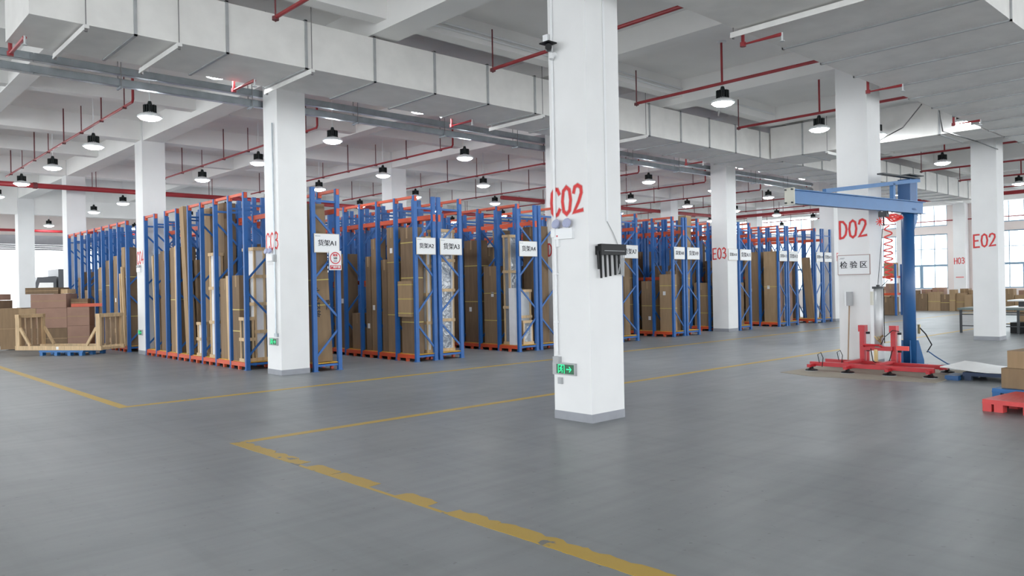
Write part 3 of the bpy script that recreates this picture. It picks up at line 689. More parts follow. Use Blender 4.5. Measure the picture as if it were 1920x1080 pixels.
# ------------------------------------------------------------------ goods
used = {}
def uniq(l):
    used[l] = used.get(l, 0)+1
    return l
def lean_mat(hx, hy, h, lx, ly):
    """rotation that leans a box of half size hx,hy by lx (towards +X) and ly (towards +Y) at its top, base kept on the deck"""
    ax = math.atan2(ly, h); ayy = math.atan2(lx, h)
    R = Matrix.Rotation(ayy, 3, 'Y') @ Matrix.Rotation(-ax, 3, 'X')
    low = min((R @ Vector((sx*hx, sy*hy, 0))).z for sx in (-1, 1) for sy in (-1, 1))
    return R.to_euler(), -low
def carton(x0, x1, y0, y1, h, mi, label, group, lx=0, ly=0, straps=(), patch=None, z=.172, name='carton', rz=0, marks=None):
    hx, hy = (x1-x0)/2, (y1-y0)/2
    eu, dz = lean_mat(hx, hy, h, lx, ly)
    mb = MB().box(-hx, hx, -hy, hy, 0, h)
    o = mb.obj(name, MT['ctn'][mi] if isinstance(mi, int) else MT[mi]); o.location = ((x0+x1)/2, (y0+y1)/2, z+dz+.001); o.rotation_euler = eu
    if rz: o.rotation_euler = (0, 0, rz)
    tag(o, uniq(label), 'carton' if name == 'carton' else 'box', group)
    # flap seams and tape as raised parts
    if h > .3:
        MB().box(-hx-.002, hx+.002, -.03, .03, h-.25, h+.002).obj('tape', MT['ctn'][2], o)
    for s in straps:
        e = .003; MB().box(-hx-e, hx+e, -hy-e, hy+e, h*s-.011, h*s+.011).obj('strap', MT['strap'], o)
    if patch:
        u, zz = patch; MB().box(-hx-.003, -hx, u*hy-.05, u*hy+.05, zz-.06, zz+.06).obj('paper_label', MT['tag'], o)
    if marks == 'end':
        for q, (xx, zz) in enumerate(((-.12, 1.25), (.14, 1.18))):
            if q == 0: o2 = link('lettering', text_mesh('小心轻放', .16, MT['ink'], .001), o, (xx, -hy-.002, zz), (math.pi/2, math.pi/2, 0))
            else: o2 = link('lettering', text_mesh('向上', .10, MT['ink'], .004), o, (xx, -hy-.002, zz), (math.pi/2, math.pi/2, 0))
    return o
def crate(x0, x1, y0, y1, h, label, group, face='x', rails=4, panel='foam', lx=0, ly=0, z=.172, post=.045):
    """open wooden crate: corner posts, cross rails and the packed panel; face = axis of the big side's normal"""
    hx, hy = (x1-x0)/2, (y1-y0)/2
    eu, dz = lean_mat(hx, hy, h, lx, ly)
    t = thing('wooden_crate', uniq(label), 'crate', group=group); t.location = ((x0+x1)/2, (y0+y1)/2, z+dz+.001); t.rotation_euler = eu
    p = post
    for sx in (-1, 1):
        for sy in (-1, 1):
            MB().box(min(sx*hx, sx*(hx-p)), max(sx*hx, sx*(hx-p)), min(sy*hy, sy*(hy-p)), max(sy*hy, sy*(hy-p)), 0, h).obj('post', MT['wood'], t)
    for k in range(rails):
        zz = .0 + (h-.07)*k/(rails-1)
        MB().box(-hx-.012, hx+.012, -hy-.02, -hy, zz, zz+.07).obj('rail', MT['wood'], t)
        MB().box(-hx-.02, -hx, -hy-.012, hy+.012, zz, zz+.07).obj('rail', MT['wood'], t)
    MB().box(-hx+p*.6, hx-p*.6, -hy+p*.6, hy-p*.6, .05, h-.06).obj('packed_panel', MT[panel], t)
    if panel == 'film': # white frame profile seen through the film
        for a in (-hx+p*.5, hx-p*.5-.05):
            MB().box(a, a+.05, -hy+p*.5-.012, -hy+p*.6, .06, h-.07).obj('white_profile', MT['foam'], t)
    return t
def slab(x0, x1, y0, y1, h, m, label, group, lx=0, ly=0, z=.172, name='board', cat='board'):
    hx, hy = (x1-x0)/2, (y1-y0)/2; eu, dz = lean_mat(hx, hy, h, lx, ly)
    o = MB().box(-hx, hx, -hy, hy, 0, h).obj(name, MT[m]); o.location = ((x0+x1)/2, (y0+y1)/2, z+dz+.001); o.rotation_euler = eu
    return tag(o, uniq(label), cat, group)
g = 'goods in the outermost rack'
crate(.24, .5, 9.76, 10.3, 2.45, 'tall pine crate with white panel at the aisle end of the outermost rack', g, panel='foam', rails=5)
crate(-.01, .2, 9.72, 9.95, .95, 'short dark-paned crate at the aisle end of the outermost rack', g, panel='dkgrey', rails=3)
carton(.0, .2, 9.98, 10.33, 1.85, 1, 'waist-high brown carton in first bay of the outermost rack', g, straps=(.35, .6))
slab(-.01, .05, 10.46, 10.60, 1.85, 'wood', 'pale pine plank on end in second bay of the outermost rack', g, ly=.05)
carton(.06, .5, 10.64, 11.14, 1.8, 0, 'brown carton behind the pine plank in the outermost rack', g)
crate(.01, .22, 11.34, 11.62, 2.4, 'narrow pine crate with white edges in third bay of the outermost rack', g, rails=4)
carton(.24, .52, 11.3, 11.9, 3.55, 1, 'very tall brown carton at the back of third bay, outermost rack', g)
crate(-.01, .18, 12.1, 12.35, .8, 'knee-high pine crate in fourth bay of the outermost rack', g, rails=3)
carton(.24, .52, 12.1, 12.7, 3.5, 0, 'very tall brown carton at the back of fourth bay, outermost rack', g)
carton(-.0, .16, 12.85, 13.10, 3.62, 2, 'tallest tan carton leaning out above the outermost rack', g, ly=.33)
carton(.2, .58, 12.86, 13.45, 2.3, 1, 'dark carton behind the tallest leaning carton', g)
slab(-.02, .04, 13.66, 13.75, 2.68, 'wood', 'pine post standing before a wide carton in sixth bay of the outermost rack', g)
carton(.05, .5, 13.70, 14.26, 2.66, 0, 'wide carton behind the pine post in the outermost rack', g, straps=(.5,))
carton(.05, .5, 14.47, 14.98, 2.6, 1, 'dark brown carton in seventh bay of the outermost rack', g)
slab(-.0, .05, 15.25, 15.33, 2.5, 'wood', 'thin leaning pine strip, longer of two in the outermost rack', g, ly=.18)
slab(.06, .1, 15.25, 15.33, 1.6, 'wood', 'thin pine strip, shorter of two in the outermost rack', g, ly=.05)
carton(.14, .5, 15.24, 15.84, 2.55, 0, 'brown carton in the last bay of the outermost rack', g)
g = 'goods in rack A1'
carton(.86, 1.24, 8.24, 8.72, 3.28, 0, 'tall carton with dark print leaning in the end of rack A1', g, lx=-.14, straps=(.52, .36), marks='end')
g = 'goods in rack A2'
carton(3.33, 3.58, 8.22, 8.72, 2.9, 1, 'tall strapped carton in the first bay of rack A2', g, straps=(.25, .6, .88))
carton(3.60, 3.66, 8.3, 8.76, 2.4, 1, 'thin dark carton behind the tall strapped one in rack A2', g)
carton(3.26, 3.325, 8.26, 8.76, .82, 2, 'flat tan carton strapped on the side of rack A2, first bay', g, z=1.02, straps=(.1, .5, .9))
crate(3.70, 3.84, 8.24, 8.6, 2.7, 'bundle of white window profiles with pine posts in rack A2 end', g, rails=5, post=.03)
carton(3.34, 3.62, 8.95, 9.30, 2.95, 0, 'tallest brown carton in the second bay of rack A2', g, patch=(0, 2.4), straps=(.3, .72))
carton(3.34, 3.6, 9.32, 9.54, 2.2, 1, 'narrow dark carton next to the tallest one in rack A2', g)
carton(3.33, 3.6, 9.75, 9.98, 2.72, 0, 'tall carton with white paper label in the third bay of rack A2', g, patch=(.2, 1.05))
carton(3.33, 3.6, 10.02, 10.24, 2.3, 1, 'slim carton beside the labelled one in rack A2', g, patch=(0, .6))
carton(3.36, 3.7, 10.5, 10.95, .9, 0, 'low brown carton in the fourth bay of rack A2', g)
g = 'goods in rack A3'
crate(4.03, 4.50, 8.25, 8.65, 2.88, 'tall pine crate with film-wrapped glazing in the end of rack A3', g, panel='film', rails=5, lx=.05)
carton(4.05, 4.5, 8.98, 9.5, 2.4, 1, 'dark carton in the second bay of rack A3', g)
g = 'goods in rack A4'
crate(6.58, 6.92, 8.52, 8.76, 2.85, 'tall pine crate with film-wrapped pane standing behind others in rack A4', g, panel='film', rails=4)
crate(6.60, 7.12, 8.29, 8.41, 1.42, 'wide pine crate holding a framed white window in rack A4', g, panel='pane', rails=3)
slab(6.50, 6.56, 8.26, 8.48, 1.46, 'foam', 'white foam covered panel edge beside the window crate in rack A4', g, name='packed_panel', cat='panel')
crate(6.70, 7.05, 8.17, 8.24, .62, 'small low pine crate with two panes at the end of rack A4', g, panel='film', rails=2)
carton(6.54, 6.9, 8.98, 9.50, 2.05, 0, 'shorter strapped carton in the second bay of rack A4', g, straps=(.3, .65), patch=(-.3, 1.3))
carton(6.54, 6.9, 9.74, 10.3, 2.78, 1, 'tall leaning carton in the third bay of rack A4', g, patch=(.2, .9), straps=(.4, .75))
carton(6.56, 6.95, 10.5, 11.0, 2.6, 1, 'dark carton in the fourth bay of rack A4', g)
g = 'goods in rack A7'
carton(10.7, 10.98, 8.3, 8.7, 2.0, 1, 'dark brown carton in the end of rack A7', g); carton(11.0, 11.25, 8.3, 8.72, 2.3, 0, 'tall brown carton beside the dark one in rack A7 end', g)
carton(10.7, 11.2, 8.98, 9.5, 2.2, 1, 'brown carton in the second bay of rack A7', g)
g = 'goods in rack A8'
carton(13.22, 13.52, 8.22, 8.66, 1.8, 2, 'shoulder-high tan carton in the first bay of rack A8', g, straps=(.4, .8), patch=(.2, 1.2))
carton(13.24, 13.6, 8.95, 9.4, 1.6, 0, 'lower carton in the second bay of rack A8', g, patch=(-.4, .4), straps=(.5,))
carton(13.22, 13.56, 9.72, 10.16, 2.75, 0, 'broad tall carton leaning in the third bay of rack A8', g, ly=.1, patch=(.2, 1.9), straps=(.3, .62, .9))
carton(13.56, 13.76, 8.26, 8.66, 1.9, 1, 'dark carton behind the tan one in rack A8', g, patch=(0, 1.1))
g = 'goods in rack A9'
carton(13.98, 14.28, 8.3, 8.6, 3.7, 2, 'longest tan carton leaning diagonally in rack A9', g, lx=.24, straps=(.2, .45, .7))
carton(14.0, 14.5, 8.98, 9.5, 2.1, 1, 'brown carton in the second bay of rack A9', g, patch=(.3, 1.2))
carton(14.0, 14.5, 9.76, 10.26, 2.6, 1, 'dark tall carton in the third bay of rack A9', g)
g = 'goods in rack A11'
carton(17.12, 17.6, 8.25, 8.7, 1.5, 1, 'dark carton in the end of rack A11', g); carton(17.12, 17.7, 9.0, 9.5, 2.3, 1, 'tall dark carton in the second bay of rack A11', g)
g = 'goods in rack A12'
carton(19.86, 20.1, 8.2, 8.72, 2.65, 2, 'bright tall carton in the first bay of rack A12', g, straps=(.5,), patch=(.3, 1.3)); carton(20.12, 20.36, 8.24, 8.72, 2.6, 3, 'reddish tall carton at the end of rack A12', g)
carton(19.88, 20.3, 8.95, 9.52, 2.65, 0, 'tall carton in the second bay of rack A12', g, patch=(.2, 1.2))
carton(19.88, 20.3, 9.72, 10.2, 1.5, 1, 'low strapped carton in the third bay of rack A12', g, straps=(.3, .7), patch=(0, .9))
g = 'goods in rack A13'
crate(20.6, 20.78, 8.3, 8.6, 2.2, 'white framed panes on edge at the end of rack A13', g, panel='foam', rails=3, post=.02)
carton(20.82, 21.15, 8.25, 8.7, 2.3, 3, 'reddish brown carton at the end of rack A13', g)
g = 'goods in rack A14'
carton(22.82, 22.95, 8.2, 8.5, 2.45, 2, 'beige board pack leaning in the first bay of rack A14', g, ly=.2)
carton(22.82, 23.2, 8.98, 9.38, 2.5, 1, 'dark leaning carton in the second bay of rack A14', g, ly=.12, patch=(0, .6))
carton(22.82, 23.2, 9.74, 10.2, 2.45, 1, 'dark carton in the third bay of rack A14', g, patch=(0, 1.6))
for k, (y, h, ly) in enumerate(((9.1, 3.05, .38), (9.9, 2.9, .3), (10.6, 2.9, .3))):
    slab(23.24, 23.30, y, y+.06, h, ('red', 'woodd', 'dkgrey')[k], ('dark red', 'brown wooden', 'dark steel')[k]+' bar leaning above the cartons of rack A14', g, ly=ly, name='bar', cat='bar')
slab(23.55, 23.6, 8.3, 8.36, 1.6, 'woodd', 'brown stick leaning in the end of rack A15', 'goods in rack A15', lx=.3, name='stick', cat='stick')
# fill of the deeper bays
rnd = random.Random(11)
desc = ['brown', 'dark brown', 'tan', 'reddish brown']
def fill(nm, ks, where):
    x0, x1, ys = RK[nm]
    for k in ks:
        if k >= len(ys)-1: break
        a, b = ys[k]+.1, ys[k+1]-.06; y = a
        hsz = rnd.choice((1.4, 1.9, 2.3, 2.6, 2.9)); mi = rnd.choice((0, 0, 1, 1, 2))
        n = rnd.choice((1, 1, 2))
        for q in range(n):
            yy = a+(b-a)*q/n; h = hsz+rnd.uniform(-.3, .2)
            side = '' if n == 1 else (' nearer the aisle' if q == 0 else ' farther from the aisle')
            carton(x0+.08, x0+.08+rnd.uniform(.3, .42), yy, yy+(b-a)/n-.02, h, mi if q == 0 else (mi+1) % 3, f'{desc[mi if q == 0 else (mi+1) % 3]} carton in {ORD[k]} bay of {where}{side}', 'cartons deep in the racks', straps=(.3, .7) if rnd.random() < .5 else (), patch=(rnd.uniform(-.5, .5), h*.5) if rnd.random() < .5 else None)
fill('A1', range(1, 5), 'rack A1'); fill('A2', range(4, 8), 'rack A2'); fill('A3', range(2, 4), 'rack A3')
fill('A4', range(4, 7), 'rack A4'); fill('A5', range(0, 4), 'rack next to A4'); fill('A6', range(0, 4), 'rack A6'); fill('A7', range(2, 4), 'rack A7')
fill('A8', range(3, 6), 'rack A8'); fill('A9', range(3, 5), 'rack A9'); fill('A10', range(0, 4), 'rack behind column E03'); fill('A11', range(2, 4), 'rack A11'); fill('A12', range(3, 5), 'rack A12'); fill('A13', range(1, 4), 'rack A13')
fill('A14', range(3, 5), 'rack A14'); fill('B0', range(0, 7), 'rear rack by column C04'); fill('B1', range(0, 3), 'rear rack behind A1'); fill('B2', range(0, 2), 'rear rack behind A2')
slab(-.04, .02, 17.75, 17.83, 2.3, 'wood', 'pine strip leaning at the end of the rear rack beside column C04', 'goods in the rear rack', ly=.25)
slab(-.04, .02, 18.05, 18.13, 2.1, 'wood', 'second pine strip in the rear rack beside column C04', 'goods in the rear rack', ly=.1)
# ------------------------------------------------------------------ jib crane beside column D02
PXY = Vector((8.86, -.44, 0))
t = thing('jib_crane', 'blue pillar jib crane with I-beam arm next to column D02', 'crane', tuple(PXY))
MB().lathe([(.115, .015), (.115, 3.0)], n=24).obj('post', MT['craned'], t, smooth=True)
bp = MB().box(-.24, .24, -.24, .24, 0, .015).obj('base_plate', MT['craned'], t)
for a in range(4):
    g_ = MB().add([(.11, -.008, .015), (.24, -.008, .015), (.24, -.008, .10), (.15, -.008, .48), (.11, -.008, .48), (.11, .008, .015), (.24, .008, .015), (.24, .008, .10), (.15, .008, .48), (.11, .008, .48)],
                  [(0, 1, 2, 3, 4), (9, 8, 7, 6, 5), (0, 5, 6, 1), (1, 6, 7, 2), (2, 7, 8, 3), (3, 8, 9, 4), (4, 9, 5, 0)])
    g_.xf(Matrix.Rotation(math.pi/2*a+.4, 4, 'Z')).obj('gusset', MT['crane'], bp)
MB().lathe([(.16, 3.0), (.16, 3.03)], n=20).obj('bearing_flange', MT['craned'], t)
AD = Vector((4.83-9.2, .09+.45, 0)); AD.normalize()
ang = math.atan2(AD.y, AD.x)
head = MB().box(-.12, .12, -.12, .12, 3.03, 3.6).obj('swivel_head', MT['craned'], t, (0, 0, 0)); head.rotation_euler = (0, 0, ang)
MB().prism([(-.16, 2.62), (-.30, 2.85), (-.30, 3.66), (-.1, 3.66), (-.1, 3.3), (-.1, 2.62)], -.05, .05).xf(Matrix.Rotation(math.pi/2, 4, 'X')).obj('cheek_plate', MT['crane'], head)
MB().box(-.32, .2, -.17, .17, 3.66, 3.68).obj('top_plate', MT['dkgrey'], head)
ib = MB(); L0, L1, zb, zt = -.30, 4.03, 2.93, 3.165
ib.box(L0, L1, -.06, .06, zb, zb+.014).box(L0, L1, -.06, .06, zt-.014, zt).box(L0, L1, -.006, .006, zb, zt)
o = ib.obj('arm', MT['crane'], t); o.rotation_euler = (0, 0, ang); o.location = (AD.y*.2, -AD.x*.0-.13, 0); ARM = o
MB().box(L1, L1+.02, -.09, .09, zb-.02, zt+.02).obj('end_plate', MT['cream'], o)
for y in (-.06, .06):
    for z in (zb+.01, zt-.01): MB().tube([(L1+.0, y, z), (L1+.05, y, z)], .014, 8).obj('bolt', MT['dkgrey'], o)
MB().bar((-.15, 0, 3.58), (3.05, 0, 3.19), .07, .07).obj('tie_strut', MT['crane'], o)
MB().box(.78, .86, -.035, .035, zt, 3.46).obj('strut_post', MT['crane'], o)
MB().box(-.1, 1.25, -.06, .06, 3.60, 3.625).obj('cover_strip', MT['dkgrey'], o)
# trolley, hoses and the lifter
LF = Vector((7.62, -.35, 0))
t = thing('trolley', 'small dark trolley under the blue crane arm', 'trolley', (LF.x+.12, LF.y-.08, 2.76))
MB().box(-.06, .06, -.075, .075, .06, .155).obj('carriage', MT['dkgrey'], t); MB().tube([(0, 0, .06), (0, 0, -.06), (.02, 0, -.1)], .014, 8).obj('hook', MT['dkgrey'], t)
for sy in (-1, 1): MB().lathe([(.03, -.01), (.03, .01)], n=12).xf(Matrix.Translation((0, sy*.075, .14)) @ Matrix.Rotation(math.pi/2, 4, 'X')).obj('wheel', MT['dkgrey'], t)
bundle = []
for q in range(6):
    pts = []
    for k in range(13):
        s = k/12; pts.append((LF.x+.12+.65*s, LF.y-.10-.06*s+.015*math.sin(7*s+q), 2.87-.020*q*(.5+.6*math.sin(math.pi*s))-.012*math.sin(9*s+2*q)))
    bundle.append(pts)
t = thing('air_hose', 'bright red bundled air hose hanging along the crane arm', 'hose')
for p in bundle: MB().tube(p, .017, 8).obj('loop', MT['hose'], t)
for k in range(9):
    a = 2*math.pi*k/9; MB().tube([(LF.x+.1, LF.y-.02, 2.74), (LF.x+.1+(.01)*math.cos(a), LF.y-.02+.08*math.cos(a), 2.74+.08*math.sin(a))], .008, 6).obj('tail', MT['hose'], t)
pts = []
for k in range(240):
    s = k/239; turns = 9*2*math.pi*(s**1.25); z = 2.66-1.02*s; rr_ = .058+.012*math.sin(math.pi*s)
    pts.append((LF.x+.1+rr_*math.cos(turns), LF.y-.16+rr_*math.sin(turns), z))
tag(MB().tube(pts, .013, 6).obj('spiral_hose', MT['hose']), 'red coiled spiral hose hanging above the lifter tube', 'hose')
t = thing('vacuum_lifter', 'red vacuum lifter frame with suction pads standing before column D02', 'lifter')
MB().lathe([(.075, .42), (.075, 1.50)], (LF.x, LF.y, 0), 20).obj('lift_cylinder', MT['silver'], t, smooth=True)
MB().lathe([(.10, 1.50), (.10, 1.54)], (LF.x, LF.y, 0), 16).lathe([(.03, 1.54), (.03, 1.57)], (LF.x, LF.y, 0), 10).obj('cylinder_cap', MT['dkgrey'], t)
MB().tube([(LF.x, LF.y, 1.57), (LF.x+.1, LF.y-.07, 2.68)], .006, 6).obj('lift_cable', MT['dkgrey'], t)
MB().tube([(LF.x+.03, LF.y-.06, 1.55), (LF.x+.08, LF.y-.12, 1.62), (LF.x+.1, LF.y-.14, 1.66)], .008, 6).tube([(LF.x+.0, LF.y-.1, 1.5), (LF.x, LF.y-.1, .5)], .008, 6).obj('supply_tube', MT['black'], t)
b1 = [(6.92, .62, .125), (6.92, -1.52, .125)]; b2 = [(7.55, .62, .125), (7.55, -1.52, .125)]
for b in (b1, b2): MB().bar(b[0], b[1], .075, .075).obj('long_beam', MT['red'], t)
for y in (-.04, -.60): 
    MB().bar((6.92, y, .17), (7.72, y, .17), .07, .05).obj('cross_beam', MT['red'], t)
    u = MB().bar((7.66, y, .14), (7.66, y, .80), .085, .085).box(7.60, 7.74, y-.06, y+.06, .70, .82).obj('upright_post', MT['red'], t)
    MB().bar((7.64, y-.10, .16), (7.64, y-.10, .34), .04, .04).obj('guide_post', MT['red'], u)
    MB().tube([(7.64, y-.105, .38), (7.64, y-.105, .66)], .026, 12).obj('guide_cylinder', MT['silver'], u)
    MB().tube([(7.64, y-.105, .66), (7.64, y-.105, .70)], .035, 12).tube([(7.64, y-.105, .34), (7.64, y-.105, .38)], .035, 12).obj('cylinder_head', MT['black'], u)
MB().bar((7.62, -.04, .40), (7.62, -.60, .40), .09, .08).obj('handle_beam', MT['red'], t)
MB().tube([(7.52, -.12, .44), (7.44, -.14, .47), (7.44, -.42, .47), (7.52, -.44, .44)], .02, 8).obj('grip_bar', MT['red'], t)
MB().box(7.57, 7.61, -.88, -.67, .38, .46).obj('control_arm', MT['hose'], t)
MB().box(7.56, 7.60, -.34, -.28, .1, .38).obj('brass_stem', MT['brass'], t)
for k in range(4): MB().tube([(7.56+.02*k, -.42+.02*k, .5+.03*k), (7.5, -.38-.03*k, .56+.03*k), (7.56, -.30-.05*k, .62)], .012, 6).obj('valve_fitting', MT['brass'], t)
MB().tube([(7.55, -.40, .45), (7.5, -.5, .62), (7.55, -.62, .74), (7.6, -.72, .72)], .007, 6).obj('air_line', MT['black'], t)
MB().tube([(7.5, -.25, .40), (7.46, -.30, .18), (7.46, -.42, .10), (7.5, -.58, .2), (7.52, -.62, .38)], .009, 8).obj('air_line', MT['black'], t)
pads = [(6.76, .55), (6.76, -.12), (6.80, -.82), (6.86, -1.46), (7.72, .5), (7.74, -.10), (7.72, -.85), (7.80, -1.42)]
for k, (x, y) in enumerate(pads):
    bx_ = 6.92 if x < 7.2 else 7.55
    a = MB().bar((bx_, y, .10), (x-.08 if x < 7.2 else x+.08, y, .10), .06, .055).obj('pad_arm', MT['red'], t)
    MB().lathe([(.115, .014), (.10, .035), (.04, .05), (.03, .08)], (x, y-.02, 0), 18).obj('suction_pad', MT['black'], a)
    MB().lathe([(.12, .008), (.12, .016)], (x, y-.02, 0), 18).obj('pad_rim', MT['grey'], a)
for (x, y) in ((6.85, .42), (7.5, .35)):
    MB().tube([(x, y, .15), (x, y+.03, .30), (x, y-.03, .34), (x-.02, y-.08, .25), (x-.02, y-.06, .08)], .007, 6).obj('air_line', MT['black'], t)
tag(MB().prism([(5.95, .15), (6.3, -1.75), (8.35, -1.75), (8.4, -.75), (7.95, .75), (6.2, .85)], .0, .006).obj('floor_sheet', MT['mat']), 'flattened brown board sheet under the red vacuum lifter', 'sheet')
t = thing('air_line', 'dark coiled air line with filter at the foot of the crane post', 'hose')
MB().tube([(9.01, -.57, .72), (9.0, -.68, .6), (8.96, -.80, .4), (9.0, -.7, .25)], .012, 8).obj('hose', MT['black'], t)
MB().box(8.99, 9.03, -.58, -.54, .60, .78).obj('filter_unit', MT['brass'], t)
MB().tube([(8.9, -.75, .28), (8.7, -.95, .2), (8.55, -1.2, .09), (8.6, -1.3, .06), (8.85, -1.0, .03)], .012, 8).obj('loop', MT['craned'], t)
MB().tube([(8.8, -.9, .012), (8.3, -1.25, .03), (8.15, -1.35, .10), (8.0, -1.4, .03), (7.95, -1.5, .012)], .010, 6).obj('tail', MT['black'], t)
# ------------------------------------------------------------------ pallets and boxes at the right
def pallet(label, loc, rz, w_, d_, h, m, legs, slots, grp=None):
    t = thing('pallet', label, 'pallet', loc, rz, grp)
    s = MB(); n = slots; st = d_/n
    for k in range(n):
        MB().box(0, w_, k*st+.008, (k+1)*st-.008, h-.03, h).obj('deck_slat', MT[m], t)
    MB().box(0, w_, 0, .03, h-.055, h-.03).box(0, w_, d_-.03, d_, h-.055, h-.03).box(0, .03, .03, d_-.03, h-.055, h-.03).box(w_-.03, w_, .03, d_-.03, h-.055, h-.03).box(w_/2-.03, w_/2+.03, .03, d_-.03, h-.055, h-.03).obj('rim', MT[m], t)
    for lx in legs:
        for ly in (0.01, d_/2-.06, d_-.13): MB().box(lx, lx+.10, ly, ly+.12, 0, h-.055).obj('foot', MT[m], t)
    return t
# red plastic pallet: corner near the camera at (3.83,-3.10)
pallet('red plastic pallet with slatted deck on the floor', (3.82, -3.10, 0), -math.pi/2-.12, 1.0, 1.0, .15, 'redpl', (0.0, .13, .45, .77, .89), 9)
pallet('blue pallet carrying two stacked cartons behind the red pallet', (4.95, -2.90, 0), -math.pi/2-.12, 1.1, 1.0, .15, 'pallet', (0.0, .5, .98), 7)
carton(5.02, 5.62, -3.68, -3.02, .27, 0, 'lower large brown carton on the blue pallet', 'cartons on the blue pallet', z=.152, rz=-.12)
carton(5.06, 5.62, -3.70, -3.08, .235, 2, 'upper brown carton on the blue pallet', 'cartons on the blue pallet', z=.424, rz=-.10)
pallet('dark blue pallet under the big white sheet', (6.9, -1.95, 0), -math.pi/2+.06, 1.5, 1.1, .13, 'navy', (0.02, .7, 1.35), 6)
pallet('light blue thin pallet poking out beside the white sheet', (6.78, -1.72, 0), -math.pi/2+.02, .2, .5, .075, 'craned', (0.02, .1), 2)
n = 8; mb = MB(); top, bot = [], []
for i in range(n+1):
    s = i/n; sag = .15 + .055*math.cos(math.pi*s)**2*(1 if s < .5 else .3)
    for j in (0, 1): top.append((6.88+.08*s+1.25*j-.25*j*s, -1.62-1.35*s, sag))
k0 = len(top); vs_ = top+[(x, y, z-.012) for x, y, z in top]; fs = []
for i in range(n):
    a = 2*i; fs += [(a, a+2, a+3, a+1), (k0+a, k0+a+1, k0+a+3, k0+a+2), (a, k0+a, k0+a+2, a+2), (a+1, a+3, k0+a+3, k0+a+1)]
fs += [(0, 1, k0+1, k0), (2*n, k0+2*n, k0+2*n+1, 2*n+1)]
tag(mb.add(vs_, fs).obj('panel_sheet', MT['sheet']), 'large bent white sheet lying on the dark blue pallet', 'sheet')
# ------------------------------------------------------------------ work table by column E02
t = thing('work_table', 'long green grey work table behind column E02', 'table', (19.2, 1.9, 0))
MB().box(0, 1.6, -3.2, 0, .70, .76).obj('tabletop', MT['tablegr'], t)
for x in (.05, 1.5):
    for y in (-.08, -1.6, -3.1): MB().box(x-.03, x+.03, y-.03, y+.03, 0, .70).obj('leg', MT['dkgrey'], t)
for x in (.05, 1.5): MB().box(x-.015, x+.015, -3.1, -.1, .2, .23).box(x-.015, x+.015, -3.1, -.1, .55, .58).obj('stretcher', MT['dkgrey'], t)
for k, (x, y, z, sx, sy, sz, m, lab) in enumerate(((19.4, -.9, .762, 1.2, 1.8, .03, 'sheet', 'flat pale board lying on the work table'), (19.5, -.95, .795, .9, 1.5, .16, 'dkgrey', 'dark flat pack on the work table'), (19.35, -.9, .957, 1.25, 1.7, .04, 'sheet', 'topmost pale panel on the work table'))):
    tag(MB().box(x, x+sx, y-.2, y-.2+sy, z, z+sz).obj('flat_pack' if m == 'dkgrey' else 'board', MT[m]), lab, 'board', 'boards on the work table')
tag(MB().box(0, .6, 0, .9, 0, .32).xf(Matrix.Translation((19.6, -.3, .001))).obj('tool_case', MT['black']), 'black case on the floor under the work table', 'case')
tag(MB().lathe([(.14, 0), (.15, .26), (.12, .30)], (19.7, -1.0, .001), 16).obj('bucket', MT['strap']), 'yellow bucket under the work table', 'bucket')
carton(21.6, 22.1, -.6, .2, .5, 3, 'reddish carton standing behind the work table', 'cartons behind the work table', z=.0)
carton(21.7, 22.2, .35, .9, .9, 2, 'taller tan carton behind the work table', 'cartons behind the work table', z=.0)
# ------------------------------------------------------------------ row of cartons by the window wall
rnd = random.Random(5); y = 11.9; k = 0
seq = ['slim', 'wide', 'bright', 'dark', 'square', 'tall', 'narrow', 'short', 'pale', 'upright', 'plain', 'creased', 'strapped', 'broad', 'end']
while y > 4.4 and k < 40:
    wd = rnd.choice((.26, .34, .42, .5, .6)); h = rnd.uniform(.8, 1.12); x = 36.7+rnd.uniform(0, .25)
    mi = rnd.choice((0, 1, 2, 2, 3))
    carton(x, x+.5, y-wd, y, h, mi, f'{desc[mi]} carton, {ORD[k] if k < 20 else str(k)} from the crane by the windows', 'cartons in a row before the windows', z=0.0, straps=(.5,) if rnd.random() < .3 else ())
    if rnd.random() < .5:
        carton(x+.55, x+1.05, y-wd, y-.03, h+.22, 3 if rnd.random() < .5 else 0, f'taller carton behind the {ORD[k] if k < 20 else str(k)} one by the windows', 'cartons in a row before the windows', z=0.0)
    y -= wd+.015; k += 1
# small shelf rack seen beside the crane post
t = thing('shelf_rack', 'small orange and blue shelf rack with cartons seen beyond column D02', 'shelf', (30.6, 8.0, 0))
for x in (0, .7):
    for y_ in (0, 1.0): MB().box(x-.04, x+.04, y_-.04, y_+.04, 0, 2.4).obj('upright', MT['blue'], t)
for z in (.95, 1.75): MB().box(-.03, .73, .04, .96, z, z+.1).obj('shelf_board', MT['orange'], t)
carton(30.7, 31.2, 8.1, 8.9, .85, 1, 'dark carton on the floor of the small shelf rack', 'cartons on the small shelf rack', z=0.01)
carton(30.7, 31.2, 8.08, 8.5, .45, 3, 'reddish carton on the middle of the small shelf rack', 'cartons on the small shelf rack', z=1.052)
carton(30.7, 31.2, 8.1, 8.55, .62, 2, 'tan carton on top of the small shelf rack', 'cartons on the small shelf rack', z=1.852)
